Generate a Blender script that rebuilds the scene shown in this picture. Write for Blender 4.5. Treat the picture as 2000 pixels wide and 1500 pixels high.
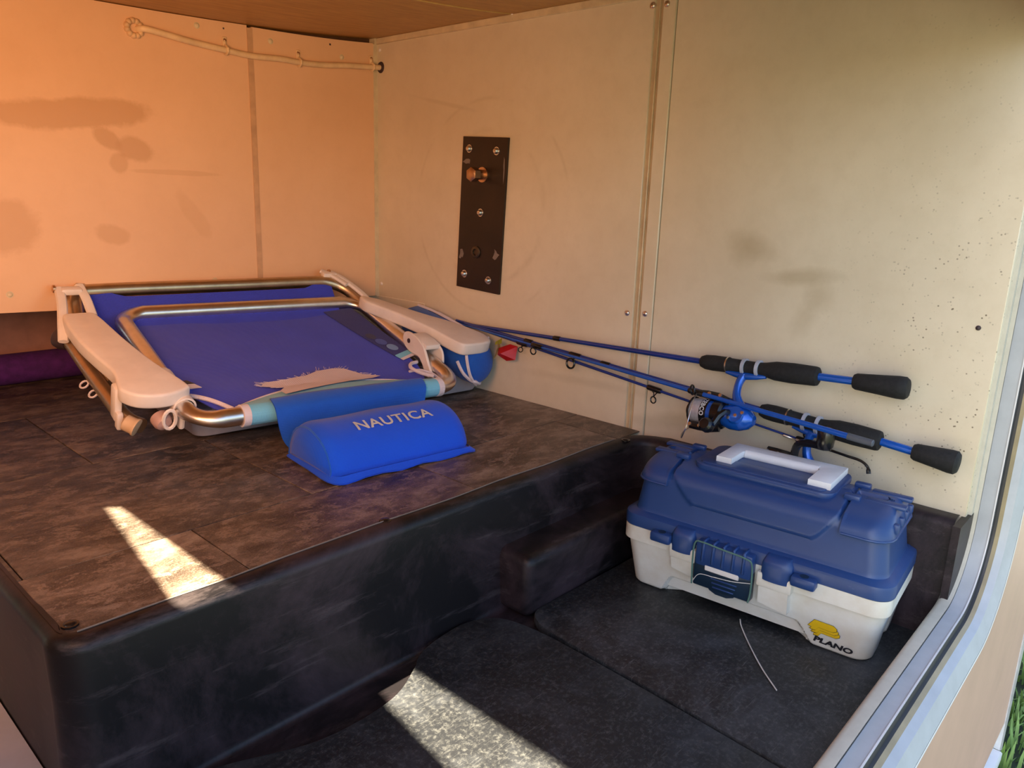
import bpy, bmesh, math, random
from mathutils import Vector, Matrix, noise as mnoise
random.seed(7)
for o in list(bpy.data.objects): bpy.data.objects.remove(o)
S = bpy.context.scene
col = S.collection
# ------------------------------------------------------------------ camera
cd = bpy.data.cameras.new('camera'); cam = bpy.data.objects.new('camera', cd); col.objects.link(cam)
cd.sensor_width = 36.0; cd.lens = 36.0*1480/2000; cd.clip_start = 0.01; cd.clip_end = 300
Rr = ((0.675,-0.737,0.034),(-0.153,-0.185,-0.971),(0.722,0.650,-0.238))
def _n(v): return Vector(v).normalized()
fw = _n(Rr[2]); rt = (_n(Rr[0]) - fw*_n(Rr[0]).dot(fw)).normalized(); up = rt.cross(fw)
M = Matrix((rt, up, -fw)).transposed().to_4x4(); M.translation = (-1.1985,-1.544,0.4235)
cam.matrix_world = M
S.camera = cam
# ------------------------------------------------------------------ world, sun, warm fill, exposure
S.view_settings.view_transform = 'Standard'; S.view_settings.look = 'None'
S.view_settings.gamma = 1.0; S.view_settings.use_curve_mapping = False
S.view_settings.exposure = 0.80
W = bpy.data.worlds.new('world'); S.world = W; W.use_nodes = True
wn = W.node_tree.nodes; wl = W.node_tree.links
sky = wn.new('ShaderNodeTexSky'); sky.sky_type = 'NISHITA'; sky.sun_disc = False
SUN = Vector((0.755,-0.15,-0.64)).normalized()
sky.sun_elevation = math.asin(-SUN.z); sky.sun_rotation = math.atan2(-SUN.x,-SUN.y)
sky.dust_density = 2.0
bg = wn['Background']; bg.inputs['Strength'].default_value = 0.30
wl.new(sky.outputs['Color'], bg.inputs['Color'])
sd = bpy.data.lights.new('sun','SUN'); sd.energy = 48.0; sd.angle = math.radians(0.53); sd.color = (1.0,0.86,0.62)
so = bpy.data.objects.new('sun', sd); col.objects.link(so); so.rotation_euler = SUN.to_track_quat('-Z','Y').to_euler(); so.location=(-3,1,4)
ld = bpy.data.lights.new('warm_fill','AREA'); ld.shape='RECTANGLE'; ld.size=0.5; ld.size_y=0.35; ld.energy=2.35; ld.color=(1.0,0.44,0.18); ld.spread=math.radians(112)  # added out-of-view warm fill, standing in for sunlight bounced from the left
lo = bpy.data.objects.new('warm_fill', ld); col.objects.link(lo); lo.location=(-1.25,-0.98,0.50)
lo.rotation_euler = (Vector((-0.58,0.0,0.34))-Vector(lo.location)).to_track_quat('-Z','Y').to_euler()
# ------------------------------------------------------------------ materials
def _inp(b, names, v):
    for n in names:
        if n in b.inputs: b.inputs[n].default_value = v; return
class NT:
    def __init__(s, name):
        s.m = bpy.data.materials.new(name); s.m.use_nodes = True; s.t = s.m.node_tree; s.N = s.t.nodes; s.L = s.t.links; s.b = s.N['Principled BSDF']
        s.tc = s.N.new('ShaderNodeTexCoord')
    def mp(s, out='Object', scale=(1,1,1), loc=None, rot=0.0):
        n = s.N.new('ShaderNodeMapping'); n.inputs['Scale'].default_value = scale; n.inputs['Rotation'].default_value[2] = rot
        s.L.new(s.tc.outputs[out], n.inputs['Vector'])
        if loc is not None: s.L.new(loc, n.inputs['Location'])
        return n.outputs['Vector']
    def noise(s, vec, scale, detail=6, rough=0.6, dist=0.0):
        n = s.N.new('ShaderNodeTexNoise'); n.inputs['Scale'].default_value = scale; n.inputs['Detail'].default_value = detail
        n.inputs['Roughness'].default_value = rough; n.inputs['Distortion'].default_value = dist
        s.L.new(vec, n.inputs['Vector']); return n.outputs['Fac']
    def ramp(s, fac, stops):
        n = s.N.new('ShaderNodeValToRGB'); e = n.color_ramp.elements
        while len(e) < len(stops): e.new(0.5)
        for i,(p,c) in enumerate(stops): e[i].position = p; e[i].color = (*c,1) if len(c)==3 else c
        s.L.new(fac, n.inputs['Fac']); return n.outputs['Color']
    def mix(s, fac, a, b, mode='MIX'):
        n = s.N.new('ShaderNodeMix'); n.data_type='RGBA'; n.blend_type = mode
        for k,v in ((0,fac),(6,a),(7,b)):
            if isinstance(v,(int,float)): n.inputs[k].default_value = v
            elif isinstance(v,tuple): n.inputs[k].default_value = (*v,1)
            else: s.L.new(v, n.inputs[k])
        return n.outputs[2]
    def math(s, op, a, b=0.0, clamp=False):
        n = s.N.new('ShaderNodeMath'); n.operation = op; n.use_clamp = clamp
        for k,v in ((0,a),(1,b)):
            if isinstance(v,(int,float)): n.inputs[k].default_value = v
            else: s.L.new(v, n.inputs[k])
        return n.outputs[0]
    def base(s, c):
        if isinstance(c,tuple): s.b.inputs['Base Color'].default_value = (*c,1)
        else: s.L.new(c, s.b.inputs['Base Color'])
    def bump(s, h, strength=0.2, dist=0.002):
        n = s.N.new('ShaderNodeBump'); n.inputs['Strength'].default_value = strength; n.inputs['Distance'].default_value = dist
        s.L.new(h, n.inputs['Height']); s.L.new(n.outputs['Normal'], s.b.inputs['Normal'])
    def set(s, rough=0.5, metal=0.0, spec=None, coat=None):
        if isinstance(rough,(int,float)): s.b.inputs['Roughness'].default_value = rough
        else: s.L.new(rough, s.b.inputs['Roughness'])
        s.b.inputs['Metallic'].default_value = metal
        if spec is not None: _inp(s.b, ['Specular IOR Level','Specular'], spec)
        if coat is not None: _inp(s.b, ['Coat Weight'], coat)
    def blob(s, pos, a, b, ctr, rad, rot=0.0, edge=0.28):
        """soft-edged elliptical mark: coordinates a,b (sockets), centre, radii"""
        x = s.math('SUBTRACT', a, ctr[0]); y = s.math('SUBTRACT', b, ctr[1])
        cr, sr = math.cos(rot), math.sin(rot)
        u = s.math('ADD', s.math('MULTIPLY', x, cr/rad[0]), s.math('MULTIPLY', y, sr/rad[0]))
        v = s.math('ADD', s.math('MULTIPLY', x, -sr/rad[1]), s.math('MULTIPLY', y, cr/rad[1]))
        d = s.math('SQRT', s.math('ADD', s.math('MULTIPLY',u,u), s.math('MULTIPLY',v,v)))
        d = s.math('ADD', d, s.math('MULTIPLY', s.math('SUBTRACT', pos, 0.5), 1.1))
        return s.math('MULTIPLY', s.math('SUBTRACT', 1.0, d), 1.0/edge, clamp=True)

def simple(name, c, rough=0.5, metal=0.0, var=0.12, scale=25, bump=0.0, bscale=250, c2=None, spec=None, coat=None):
    t = NT(name); v = t.mp()
    n = t.noise(v, scale)
    c2 = c2 or tuple(max(0.0,x*(1-2.2*var)) for x in c)
    t.base(t.ramp(n, [(0.3,c2),(0.65,c)])); t.set(rough, metal, spec, coat)
    if bump: t.bump(t.noise(v, bscale, 3), bump, 0.001)
    return t.m
def fabric(name, c, weave=900, var=0.15, rough=0.85):
    t = NT(name); v = t.mp()
    n = t.noise(v, 9, 5); base = t.ramp(n, [(0.3,tuple(x*(1-var) for x in c)),(0.7,c)])
    w = t.N.new('ShaderNodeTexWave'); w.inputs['Scale'].default_value = weave/6.28; t.L.new(v,w.inputs['Vector'])
    w2 = t.N.new('ShaderNodeTexWave'); w2.bands_direction='Y'; w2.inputs['Scale'].default_value = weave/6.28; t.L.new(v,w2.inputs['Vector'])
    h = t.math('ADD', w.outputs['Fac'], w2.outputs['Fac'])
    h = t.math('ADD', h, t.math('MULTIPLY', t.noise(v,14,3), 6.0))
    t.base(base); t.set(rough, spec=0.3); t.bump(h, 0.25, 0.0015); _inp(t.b,['Sheen Weight'],0.15)
    return t.m
def wall_mat(name, c, dark, marks, specks=False, rough=0.33):
    t = NT(name); v = t.mp()
    big = t.noise(v, 2.2, 4); fine = t.noise(t.mp(scale=(1,1,1)), 30, 8, 0.7)
    cc = t.ramp(big, [(0.25,tuple(a*0.6+b*0.4 for a,b in zip(c,dark))),(0.6,c)])
    cc = t.mix(t.math('MULTIPLY', t.ramp(fine,[(0.45,(0,0,0)),(0.8,(1,1,1))]), 0.16), cc, dark)
    sp = t.N.new('ShaderNodeSeparateXYZ'); t.L.new(v, sp.inputs[0])
    ax = sp.outputs['X'] if marks['axis']=='x' else sp.outputs['Y']
    edge = t.noise(v, 16, 6, 0.65)
    for (ctr, rad, rot, amt) in marks['m']:
        b = t.blob(edge, ax, sp.outputs['Z'], ctr, rad, rot, marks.get('edge',0.28))
        cc = t.mix(t.math('MULTIPLY', b, amt), cc, dark)
    for (ctr, rad, w, amt) in marks.get('rings',[]):
        x = t.math('SUBTRACT', ax, ctr[0]); y = t.math('SUBTRACT', sp.outputs['Z'], ctr[1])
        d = t.math('SQRT', t.math('ADD', t.math('MULTIPLY',x,x), t.math('MULTIPLY',y,y)))
        r = t.math('SUBTRACT', 1.0, t.math('DIVIDE', t.math('ABSOLUTE', t.math('SUBTRACT', d, rad)), w), clamp=True)
        r = t.math('MULTIPLY', r, t.ramp(t.noise(v,7,5),[(0.48,(0,0,0)),(0.62,(1,1,1))]))
        cc = t.mix(t.math('MULTIPLY', r, amt), cc, dark)
    if specks:
        vo = t.N.new('ShaderNodeTexVoronoi'); vo.inputs['Scale'].default_value = 165; t.L.new(v, vo.inputs['Vector'])
        s1 = t.ramp(vo.outputs['Distance'], [(0.12,(1,1,1)),(0.26,(0,0,0))])
        mask = t.ramp(t.noise(v, 40, 2), [(0.50,(0,0,0)),(0.60,(1,1,1))])
        near = t.math('MULTIPLY', t.math('MULTIPLY', t.math('SUBTRACT', -1.10, ax), 4.5, clamp=True), t.math('ADD', 0.25, t.math('MULTIPLY', t.math('SUBTRACT', 0.52, sp.outputs['Z']), 4.0, clamp=True)), clamp=True)
        cc = t.mix(t.math('MULTIPLY', t.math('MULTIPLY', s1, mask), near), cc, (0.16,0.12,0.07))
    t.base(cc); t.set(t.math('ADD', t.math('MULTIPLY', big, 0.2), rough-0.1)); t.bump(t.math('ADD', big, t.math('MULTIPLY', fine, 0.03)), 0.25, 0.012)
    return t.m

M_ = {}
M_['wall_right'] = wall_mat('cream_panel', (0.72,0.63,0.48), (0.40,0.32,0.19), dict(axis='y', edge=0.7, m=[
    ((-0.985,0.362),(0.060,0.026),0.35,0.42), ((-0.972,0.350),(0.030,0.030),0.0,0.30), ((-1.07,0.318),(0.075,0.017),-0.1,0.5), ((-1.105,0.290),(0.032,0.030),0.7,0.36), ((-1.085,0.255),(0.022,0.045),0.45,0.30),
    ((-0.66,0.07),(0.20,0.012),-0.03,0.25),((-0.87,0.035),(0.10,0.020),-0.2,0.4),((-0.24,0.62),(0.13,0.006),0.2,0.25)],
    rings=[((-0.375,0.40),0.16,0.010,0.30),((-0.375,0.40),0.225,0.006,0.25)]), specks=True)
M_['wall_back'] = wall_mat('warm_tinted_panel', (0.80,0.51,0.31), (0.57,0.32,0.16), dict(axis='x', m=[  # peach base holds part of the warm light on the back wall
    ((-0.68,0.545),(0.17,0.030),0.12,0.75),((-0.625,0.505),(0.030,0.018),-0.5,0.7),((-0.572,0.488),(0.040,0.024),-0.2,0.7),
    ((-0.607,0.462),(0.020,0.020),0,0.55),((-0.63,0.330),(0.034,0.020),-0.2,0.5),((-0.80,0.345),(0.06,0.055),0,0.55),
    ((-0.50,0.45),(0.10,0.006),0,0.35),((-0.47,0.37),(0.02,0.06),0.6,0.25)]))
def wood():
    t = NT('woodgrain_ceiling'); v = t.mp(scale=(1.2,22,22))
    n = t.noise(v, 5, 8, 0.65, 0.4); n2 = t.noise(t.mp(scale=(2,90,90)), 5, 4)
    c = t.ramp(n, [(0.25,(0.28,0.13,0.030)),(0.55,(0.50,0.26,0.065)),(0.8,(0.62,0.35,0.10))])
    c = t.mix(0.35, c, t.ramp(n2,[(0.3,(0.18,0.075,0.02)),(0.7,(0.58,0.30,0.10))])); t.base(c); t.set(0.42); t.bump(n2,0.08,0.001); return t.m
M_['wood'] = wood()
def slate():
    t = NT('slate_vinyl')
    oi = t.N.new('ShaderNodeObjectInfo'); cb = t.N.new('ShaderNodeCombineXYZ')
    for k,f in ((0,17.0),(1,31.0),(2,0.0)): t.L.new(t.math('MULTIPLY', oi.outputs['Random'], f), cb.inputs[k])
    v = t.mp(scale=(5.5,9.0,9.0), loc=cb.outputs[0])
    n = t.noise(v, 1.6, 15, 0.72, 0.25); n2 = t.noise(v, 4.5, 12, 0.78, 0.3); g = t.noise(t.mp(scale=(90,110,90)), 5, 6, 0.8)
    c = t.ramp(n, [(0.34,(0.012,0.008,0.006)),(0.46,(0.045,0.031,0.023)),(0.55,(0.095,0.070,0.053)),(0.66,(0.20,0.16,0.125))])
    c = t.mix(t.ramp(n2,[(0.52,(0,0,0)),(0.575,(0.75,0.75,0.75)),(0.60,(0.15,0.15,0.15))]), c, (0.21,0.165,0.13))
    c = t.mix(t.ramp(n2,[(0.36,(0.7,0.7,0.7)),(0.45,(0,0,0))]), c, (0.012,0.008,0.007))
    c = t.mix(t.ramp(g,[(0.50,(0,0,0)),(0.72,(0.55,0.55,0.55))]), c, (0.27,0.225,0.185))
    c = t.mix(t.ramp(g,[(0.30,(0.5,0.5,0.5)),(0.46,(0,0,0))]), c, (0.012,0.009,0.008))
    tint = t.ramp(oi.outputs['Random'], [(0.0,(0.80,0.80,0.80)),(0.5,(1.45,1.42,1.40)),(1.0,(1.05,0.97,0.88))])
    c = t.mix(1.0, c, tint, 'MULTIPLY'); t.base(c); t.set(t.math('ADD', t.math('MULTIPLY', g, 0.20), 0.30)); t.bump(t.math('ADD', n2, t.math('MULTIPLY', g, 0.25)), 0.30, 0.003); return t.m
M_['slate'] = slate()
def abs_black(name, c=(0.0075,0.0062,0.0072), rough=0.46, scratch=0.0):
    t = NT(name); v = t.mp()
    st = t.noise(t.mp(scale=(1,3,8)), 6, 8, 0.75); scuff = t.noise(v, 4.0, 8, 0.75, 0.6)
    w = t.N.new('ShaderNodeTexVoronoi'); w.feature='DISTANCE_TO_EDGE'; w.inputs['Scale'].default_value=11; t.L.new(t.mp(scale=(1,0.35,1)), w.inputs['Vector'])
    sc = t.ramp(w.outputs['Distance'], [(0.0,(1,1,1)),(0.012,(0,0,0))])
    cc = t.mix(t.ramp(scuff,[(0.47,(0,0,0)),(0.68,(1,1,1))]), c, (0.046,0.030,0.036))
    cc = t.mix(t.math('MULTIPLY', t.ramp(st,[(0.56,(0,0,0)),(0.66,(1,1,1))]), 0.35), cc, (0.10,0.078,0.08))
    cc = t.mix(t.math('MULTIPLY', t.math('MULTIPLY', sc, scuff), scratch), cc, (0.12,0.12,0.12))
    t.base(cc); t.set(t.math('ADD', t.math('MULTIPLY', scuff, 0.25), rough-0.12), spec=0.3); t.bump(t.noise(v,320,2),0.12,0.0006); return t.m
M_['liner'] = abs_black('black_moulded_plastic', rough=0.42)
def mat_top():
    t = NT('scuffed_black_mat'); v = t.mp()
    n = t.noise(v, 7, 9, 0.75, 0.4)
    F = []
    for k,(r,a) in enumerate(((0.3,0.585),(1.35,0.60),(2.2,0.595),(2.75,0.61))):
        F.append(t.ramp(t.noise(t.mp(scale=(2.2,34,1), rot=r), 9+k, 9, 0.82), [(a,(0,0,0)),(a+0.09,(1,1,1))]))
    f1 = t.math('MAXIMUM',F[0],F[1]); f2 = t.math('MAXIMUM',F[2],F[3])
    sp_ = t.ramp(t.noise(v, 170, 6, 0.8), [(0.50,(0,0,0)),(0.68,(0.6,0.6,0.6))]); f2 = t.math('MAXIMUM', f2, sp_)
    cc = t.mix(t.ramp(n,[(0.48,(0,0,0)),(0.72,(1,1,1))]), (0.010,0.011,0.0135), (0.050,0.054,0.062))
    cc = t.mix(t.math('MULTIPLY', t.math('MAXIMUM', f1, f2), 0.55), cc, (0.20,0.20,0.19)); t.base(cc); t.set(0.5); t.bump(n,0.12,0.001); return t.m
M_['mat'] = mat_top()
M_['groove'] = simple('groove_strip', (0.62,0.48,0.30), 0.6)  # plain darker tan for the recessed seam strip
M_['groove_back'] = simple('seam_tape', (0.62,0.38,0.22), 0.55)
M_['cream_trim'] = simple('cream_trim', (0.72,0.60,0.40), 0.45)
M_['alu'] = simple('brushed_aluminium', (0.80,0.74,0.68), 0.30, 1.0, 0.08, 40)
M_['steel'] = simple('zinc_steel', (0.80,0.78,0.74), 0.28, 1.0)
M_['warm_metal'] = simple('warm_tint_metal', (0.62,0.40,0.24), 0.35, 1.0)  # copper tone puts the warm light on the hex bolt into its colour
M_['plate'] = simple('brown_painted_steel', (0.022,0.010,0.005), 0.45, 0.0, 0.3, 12)
M_['chalk'] = simple('chalky_scuff', (0.22,0.18,0.16), 0.8)
M_['cable'] = simple('cream_painted_cable', (0.80,0.58,0.34), 0.45)
M_['sealant'] = simple('sealant', (0.74,0.50,0.28), 0.6, bump=0.4, bscale=120)
M_['noodle'] = simple('purple_foam', (0.095,0.014,0.18), 0.9, var=0.2, scale=60, bump=0.5, bscale=400)
M_['white_plastic'] = simple('white_plastic', (0.78,0.72,0.68), 0.45, var=0.05)
M_['grey_plastic'] = simple('lilac_grey_plastic', (0.42,0.39,0.42), 0.55, var=0.06)
M_['tan_plastic'] = simple('tan_plastic', (0.60,0.42,0.26), 0.5)
M_['rubber'] = simple('brown_rubber', (0.05,0.03,0.035), 0.5)
M_['navy'] = fabric('deep_blue_canvas', (0.035,0.060,0.60))
M_['navy_band'] = fabric('navy_print', (0.010,0.018,0.20))
M_['dot_dark'] = fabric('dot_dark_blue', (0.020,0.022,0.10)); M_['dot_mid'] = fabric('dot_mid_blue', (0.045,0.085,0.42)); M_['dot_light'] = fabric('dot_light_blue', (0.16,0.30,0.62))
M_['royal'] = fabric('royal_blue_canvas', (0.008,0.115,0.64)); M_['pillow'] = fabric('bright_blue_canvas', (0.003,0.085,0.75), var=0.06)
M_['cyan'] = fabric('turquoise_canvas', (0.19,0.56,0.78)); M_['binding'] = fabric('white_binding', (0.74,0.68,0.74))
M_['rag'] = fabric('frayed_lining', (0.66,0.56,0.58), weave=500)
M_['silver_print'] = simple('silver_print', (0.62,0.62,0.60), 0.4)
M_['bag_blue'] = fabric('pouch_blue', (0.010,0.10,0.50)); M_['bag_navy'] = fabric('pouch_navy', (0.008,0.03,0.22))
M_['zip_dark'] = simple('dark_zip', (0.04,0.04,0.05), 0.6)
M_['lid_blue'] = NT('scuffed_blue_plastic')
def _lid(t):
    v = t.mp(); sc = t.noise(v, 18, 8, 0.8, 0.5); n = t.noise(v, 5, 5)
    f = t.ramp(t.noise(t.mp(scale=(1,1,3)), 34, 6, 0.85), [(0.63,(0,0,0)),(0.75,(1,1,1))])
    cc = t.ramp(n, [(0.3,(0.014,0.042,0.155)),(0.7,(0.022,0.062,0.20))])
    cc = t.mix(t.math('MULTIPLY', f, 0.30), cc, (0.22,0.27,0.38)); t.base(cc); t.set(t.math('ADD', t.math('MULTIPLY', sc, 0.2), 0.26)); t.bump(sc,0.06,0.001); return t.m
M_['lid_blue'] = _lid(M_['lid_blue'])
M_['box_white'] = simple('off_white_plastic', (0.80,0.78,0.72), 0.38, var=0.05, scale=14, c2=(0.66,0.60,0.49))
M_['handle_white'] = simple('white_handle_plastic', (0.80,0.80,0.82), 0.4, var=0.05)
M_['latch_dark'] = simple('dark_teal_plastic', (0.008,0.026,0.055), 0.35)
M_['green_cord'] = simple('green_elastic', (0.10,0.20,0.16), 0.7)
M_['ferrule'] = simple('grey_ferrule', (0.09,0.10,0.12), 0.4)
M_['line'] = simple('clear_fishing_line', (0.75,0.72,0.68), 0.25)
M_['yellow'] = simple('yellow_print', (0.80,0.50,0.01), 0.4, var=0.03); M_['black_print'] = simple('black_print', (0.015,0.015,0.02), 0.4)
M_['white_print'] = simple('white_print', (0.75,0.75,0.75), 0.4)
M_['rod'] = simple('metallic_blue_blank', (0.010,0.045,0.28), 0.22, 0.2, 0.1, coat=0.6)
M_['rod_bright'] = simple('bright_blue_anodised', (0.008,0.12,0.62), 0.25, 0.35, 0.1, coat=0.5)
M_['foam'] = simple('black_foam_grip', (0.012,0.012,0.013), 0.8, var=0.3, scale=200, bump=0.3, bscale=700)
M_['gloss_black'] = simple('gloss_black_plastic', (0.008,0.008,0.009), 0.22)
M_['silver_line'] = simple('wound_silver_line', (0.55,0.53,0.56), 0.3, 0.35, 0.1, 200)
M_['grey_tape'] = simple('grey_band', (0.50,0.52,0.60), 0.5)
M_['wrap_red'] = simple('red_foil', (0.50,0.006,0.012), 0.4, 0.0, bump=0.6, bscale=120); M_['wrap_gold'] = simple('gold_foil', (0.80,0.58,0.20), 0.28, 0.6, bump=0.6, bscale=120)
M_['frame_paint'] = simple('door_frame_paint', (0.43,0.45,0.48), 0.5, var=0.06); M_['bead'] = simple('grey_bulb_seal', (0.55,0.52,0.44), 0.45, var=0.05, scale=60)
M_['gasket_dark'] = simple('dark_gasket', (0.03,0.03,0.035), 0.5); M_['strip_reflection'] = simple('tan_reflection', (0.30,0.23,0.13), 0.5)  # the tan colour stands in for a brownish reflection beside the dark gasket
M_['white_edge'] = simple('white_edge', (0.70,0.70,0.72), 0.35, var=0.04); M_['siding'] = simple('tan_siding', (0.60,0.38,0.30), 0.5, var=0.07, scale=6)
M_['metal_pale'] = simple('pale_metal', (0.62,0.66,0.72), 0.35, 0.3)
M_['grass'] = simple('grass_blade', (0.17,0.30,0.07), 0.6, var=0.25, scale=3); M_['soil'] = simple('lawn_soil', (0.022,0.034,0.012), 0.9, var=0.3, scale=3)
M_['sheet_white'] = simple('pale_floor_sheet', (0.62,0.62,0.66), 0.4, var=0.05)

# ------------------------------------------------------------------ mesh helpers
ROOT = {}
def thing(name, label, cat, mat=None, group=None, kind=None):
    o = bpy.data.objects.new(name, None); col.objects.link(o); o.empty_display_size = 0.05
    ROOT[o.name] = mat or Matrix.Identity(4)
    o.matrix_world = ROOT[o.name]
    if label: o['label'] = label
    if cat: o['category'] = cat
    if group: o['group'] = group
    if kind: o['kind'] = kind
    return o
def wm(p):
    while p is not None and p.name not in ROOT: p = p.parent
    return ROOT[p.name] if p is not None else Matrix.Identity(4)
class MB:
    def __init__(s): s.v = []; s.f = []; s.sm = []
    def add(s, vs, fs, smooth=True):
        k = len(s.v); s.v += [Vector(v) for v in vs]
        for f in fs: s.f.append([i+k for i in f]); s.sm.append(smooth)
        return s
    def grid(s, P, closed_u=False, closed_v=False, smooth=True):
        n, m = len(P), len(P[0]); vs = [p for r in P for p in r]; fs = []
        for i in range(n if closed_u else n-1):
            for j in range(m if closed_v else m-1):
                a = i*m+j; b = i*m+(j+1)%m; c = ((i+1)%n)*m+(j+1)%m; d = ((i+1)%n)*m+j
                fs.append((a,b,c,d))
        return s.add(vs, fs, smooth)
    def cap(s, ring, smooth=False):
        c = sum((Vector(p) for p in ring), Vector())/len(ring); n = len(ring)
        return s.add(list(ring)+[c], [(i,(i+1)%n,n) for i in range(n)], smooth)
    def tube(s, pts, r, n=14, closed=False, caps=True, flat=None):
        pts = [Vector(p) for p in pts]; N = len(pts)
        rs = r if isinstance(r,(list,tuple)) else [r]*N
        T = []
        for i in range(N):
            a = pts[(i-1)%N] if (closed or i>0) else pts[i]; b = pts[(i+1)%N] if (closed or i<N-1) else pts[i]
            T.append((b-a).normalized())
        ref = Vector((0,0,1)) if abs(T[0].z) < 0.9 else Vector((1,0,0))
        nrm = (ref - T[0]*ref.dot(T[0])).normalized(); rings = []
        for i in range(N):
            nrm = (nrm - T[i]*nrm.dot(T[i])).normalized(); bi = T[i].cross(nrm)
            fl = flat[i] if flat else 1.0
            rings.append([pts[i] + (nrm*math.cos(2*math.pi*k/n)*fl + bi*math.sin(2*math.pi*k/n))*rs[i] for k in range(n)])
        s.grid(rings, closed_u=closed, closed_v=True)
        if caps and not closed: s.cap(rings[0][::-1]); s.cap(rings[-1])
        return s
    def lathe(s, p0, ax, prof, n=20, smooth=True):
        p0 = Vector(p0); ax = Vector(ax).normalized()
        ref = Vector((0,0,1)) if abs(ax.z) < 0.9 else Vector((1,0,0)); u = (ref-ax*ref.dot(ax)).normalized(); w = ax.cross(u)
        rings = [[p0+ax*t+(u*math.cos(2*math.pi*k/n)+w*math.sin(2*math.pi*k/n))*max(r,1e-5) for k in range(n)] for t,r in prof]
        return s.grid(rings, closed_v=True, smooth=smooth)
    def box(s, c, d, bev=0.0, seg=2, m=None, smooth=None):
        bm = bmesh.new(); bmesh.ops.create_cube(bm, size=1.0); bmesh.ops.scale(bm, vec=d, verts=bm.verts)
        if bev: bmesh.ops.bevel(bm, geom=list(bm.edges), offset=bev, segments=seg, affect='EDGES', profile=0.5)
        Mx = (m or Matrix.Identity(4)); c = Vector(c)
        s.add([Mx @ (v.co + c) for v in bm.verts], [[v.index for v in f.verts] for f in bm.faces], bool(bev) if smooth is None else smooth); bm.free(); return s
    def prism(s, out, z0, z1, bev=0.0, seg=2, m=None, sides=True):
        """outline [(x,y)] ccw extruded z0..z1 with rounded top/bottom edges"""
        bm = bmesh.new(); vs = [bm.verts.new((x,y,z0)) for x,y in out]; f = bm.faces.new(vs)
        g = bmesh.ops.extrude_face_region(bm, geom=[f]); bmesh.ops.translate(bm, vec=(0,0,z1-z0), verts=[e for e in g['geom'] if isinstance(e,bmesh.types.BMVert)])
        bmesh.ops.recalc_face_normals(bm, faces=bm.faces)
        if bev:
            ed = [e for e in bm.edges if abs(e.verts[0].co.z-e.verts[1].co.z) < 1e-7]
            bmesh.ops.bevel(bm, geom=ed, offset=bev, segments=seg, affect='EDGES', profile=0.5)
        bm.verts.index_update(); Mx = m or Matrix.Identity(4)
        s.add([Mx @ v.co for v in bm.verts], [[v.index for v in f.verts] for f in bm.faces], bool(bev)); bm.free(); return s
    def build(s, name, mat, parent=None, label=None, kind=None, cat=None, group=None, world=False, autosm=True):
        me = bpy.data.meshes.new(name)
        V = s.v
        if world and parent is not None: inv = wm(parent).inverted(); V = [inv @ v for v in V]
        me.from_pydata([tuple(v) for v in V], [], s.f)
        bm = bmesh.new(); bm.from_mesh(me); bmesh.ops.remove_doubles(bm, verts=bm.verts, dist=1e-6)
        bmesh.ops.recalc_face_normals(bm, faces=bm.faces)
        for f in bm.faces: f.smooth = True
        for e in bm.edges:
            if len(e.link_faces)==2 and e.calc_face_angle(0) > math.radians(38): e.smooth = False
        bm.to_mesh(me); bm.free(); me.materials.append(mat)
        o = bpy.data.objects.new(name, me); col.objects.link(o)
        if parent is not None: o.parent = parent
        if label: o['label'] = label
        if kind: o['kind'] = kind
        if cat: o['category'] = cat
        if group: o['group'] = group
        return o
def spline(pts, n=8, closed=False):
    P = [Vector(p) for p in pts]; N = len(P); out = []
    for i in range(N if closed else N-1):
        a = P[(i-1)%N] if (closed or i>0) else P[0]*2-P[1]; b = P[i]; c = P[(i+1)%N]; d = P[(i+2)%N] if (closed or i+2<N) else P[-1]*2-P[-2]
        for k in range(n):
            t = k/n; out.append(0.5*((2*b)+(c-a)*t+(2*a-5*b+4*c-d)*t*t+(3*b-a-3*c+d)*t**3))
    if not closed: out.append(P[-1])
    return out
def rrect(x0,x1,y0,y1,r,n=8):
    out = []
    for cx,cy,a in ((x1-r,y1-r,0),(x0+r,y1-r,90),(x0+r,y0+r,180),(x1-r,y0+r,270)):
        for k in range(n+1):
            t = math.radians(a+90*k/n); out.append((cx+r*math.cos(t), cy+r*math.sin(t)))
    return out
def text_mesh(txt, size, extrude=0.0, bold=0.0, spacing=1.0):
    cu = bpy.data.curves.new('t','FONT'); cu.body = txt; cu.size = size; cu.extrude = extrude; cu.offset = bold; cu.space_character = spacing
    cu.resolution_u = 3
    o = bpy.data.objects.new('t', cu); col.objects.link(o)
    me = bpy.data.meshes.new_from_object(o.evaluated_get(bpy.context.evaluated_depsgraph_get()))
    bm = bmesh.new(); bm.from_mesh(me)
    bmesh.ops.triangulate(bm, faces=bm.faces)
    bmesh.ops.subdivide_edges(bm, edges=[e for e in bm.edges if e.calc_length() > size*0.12], cuts=2)
    bm.verts.index_update()
    vs = [v.co.copy() for v in bm.verts]; fs = [[v.index for v in f.verts] for f in bm.faces]; bm.free()
    bpy.data.objects.remove(o); bpy.data.curves.remove(cu); bpy.data.meshes.remove(me)
    x0 = min(v.x for v in vs); x1 = max(v.x for v in vs)
    return [Vector((v.x-x0, v.y, v.z)) for v in vs], fs, x1-x0
def share(src, parent, name=None):
    o = src.copy(); col.objects.link(o); o.parent = parent; return o
# ================================================================== SETTING
ZC = 0.778; ZF = -0.178
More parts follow.
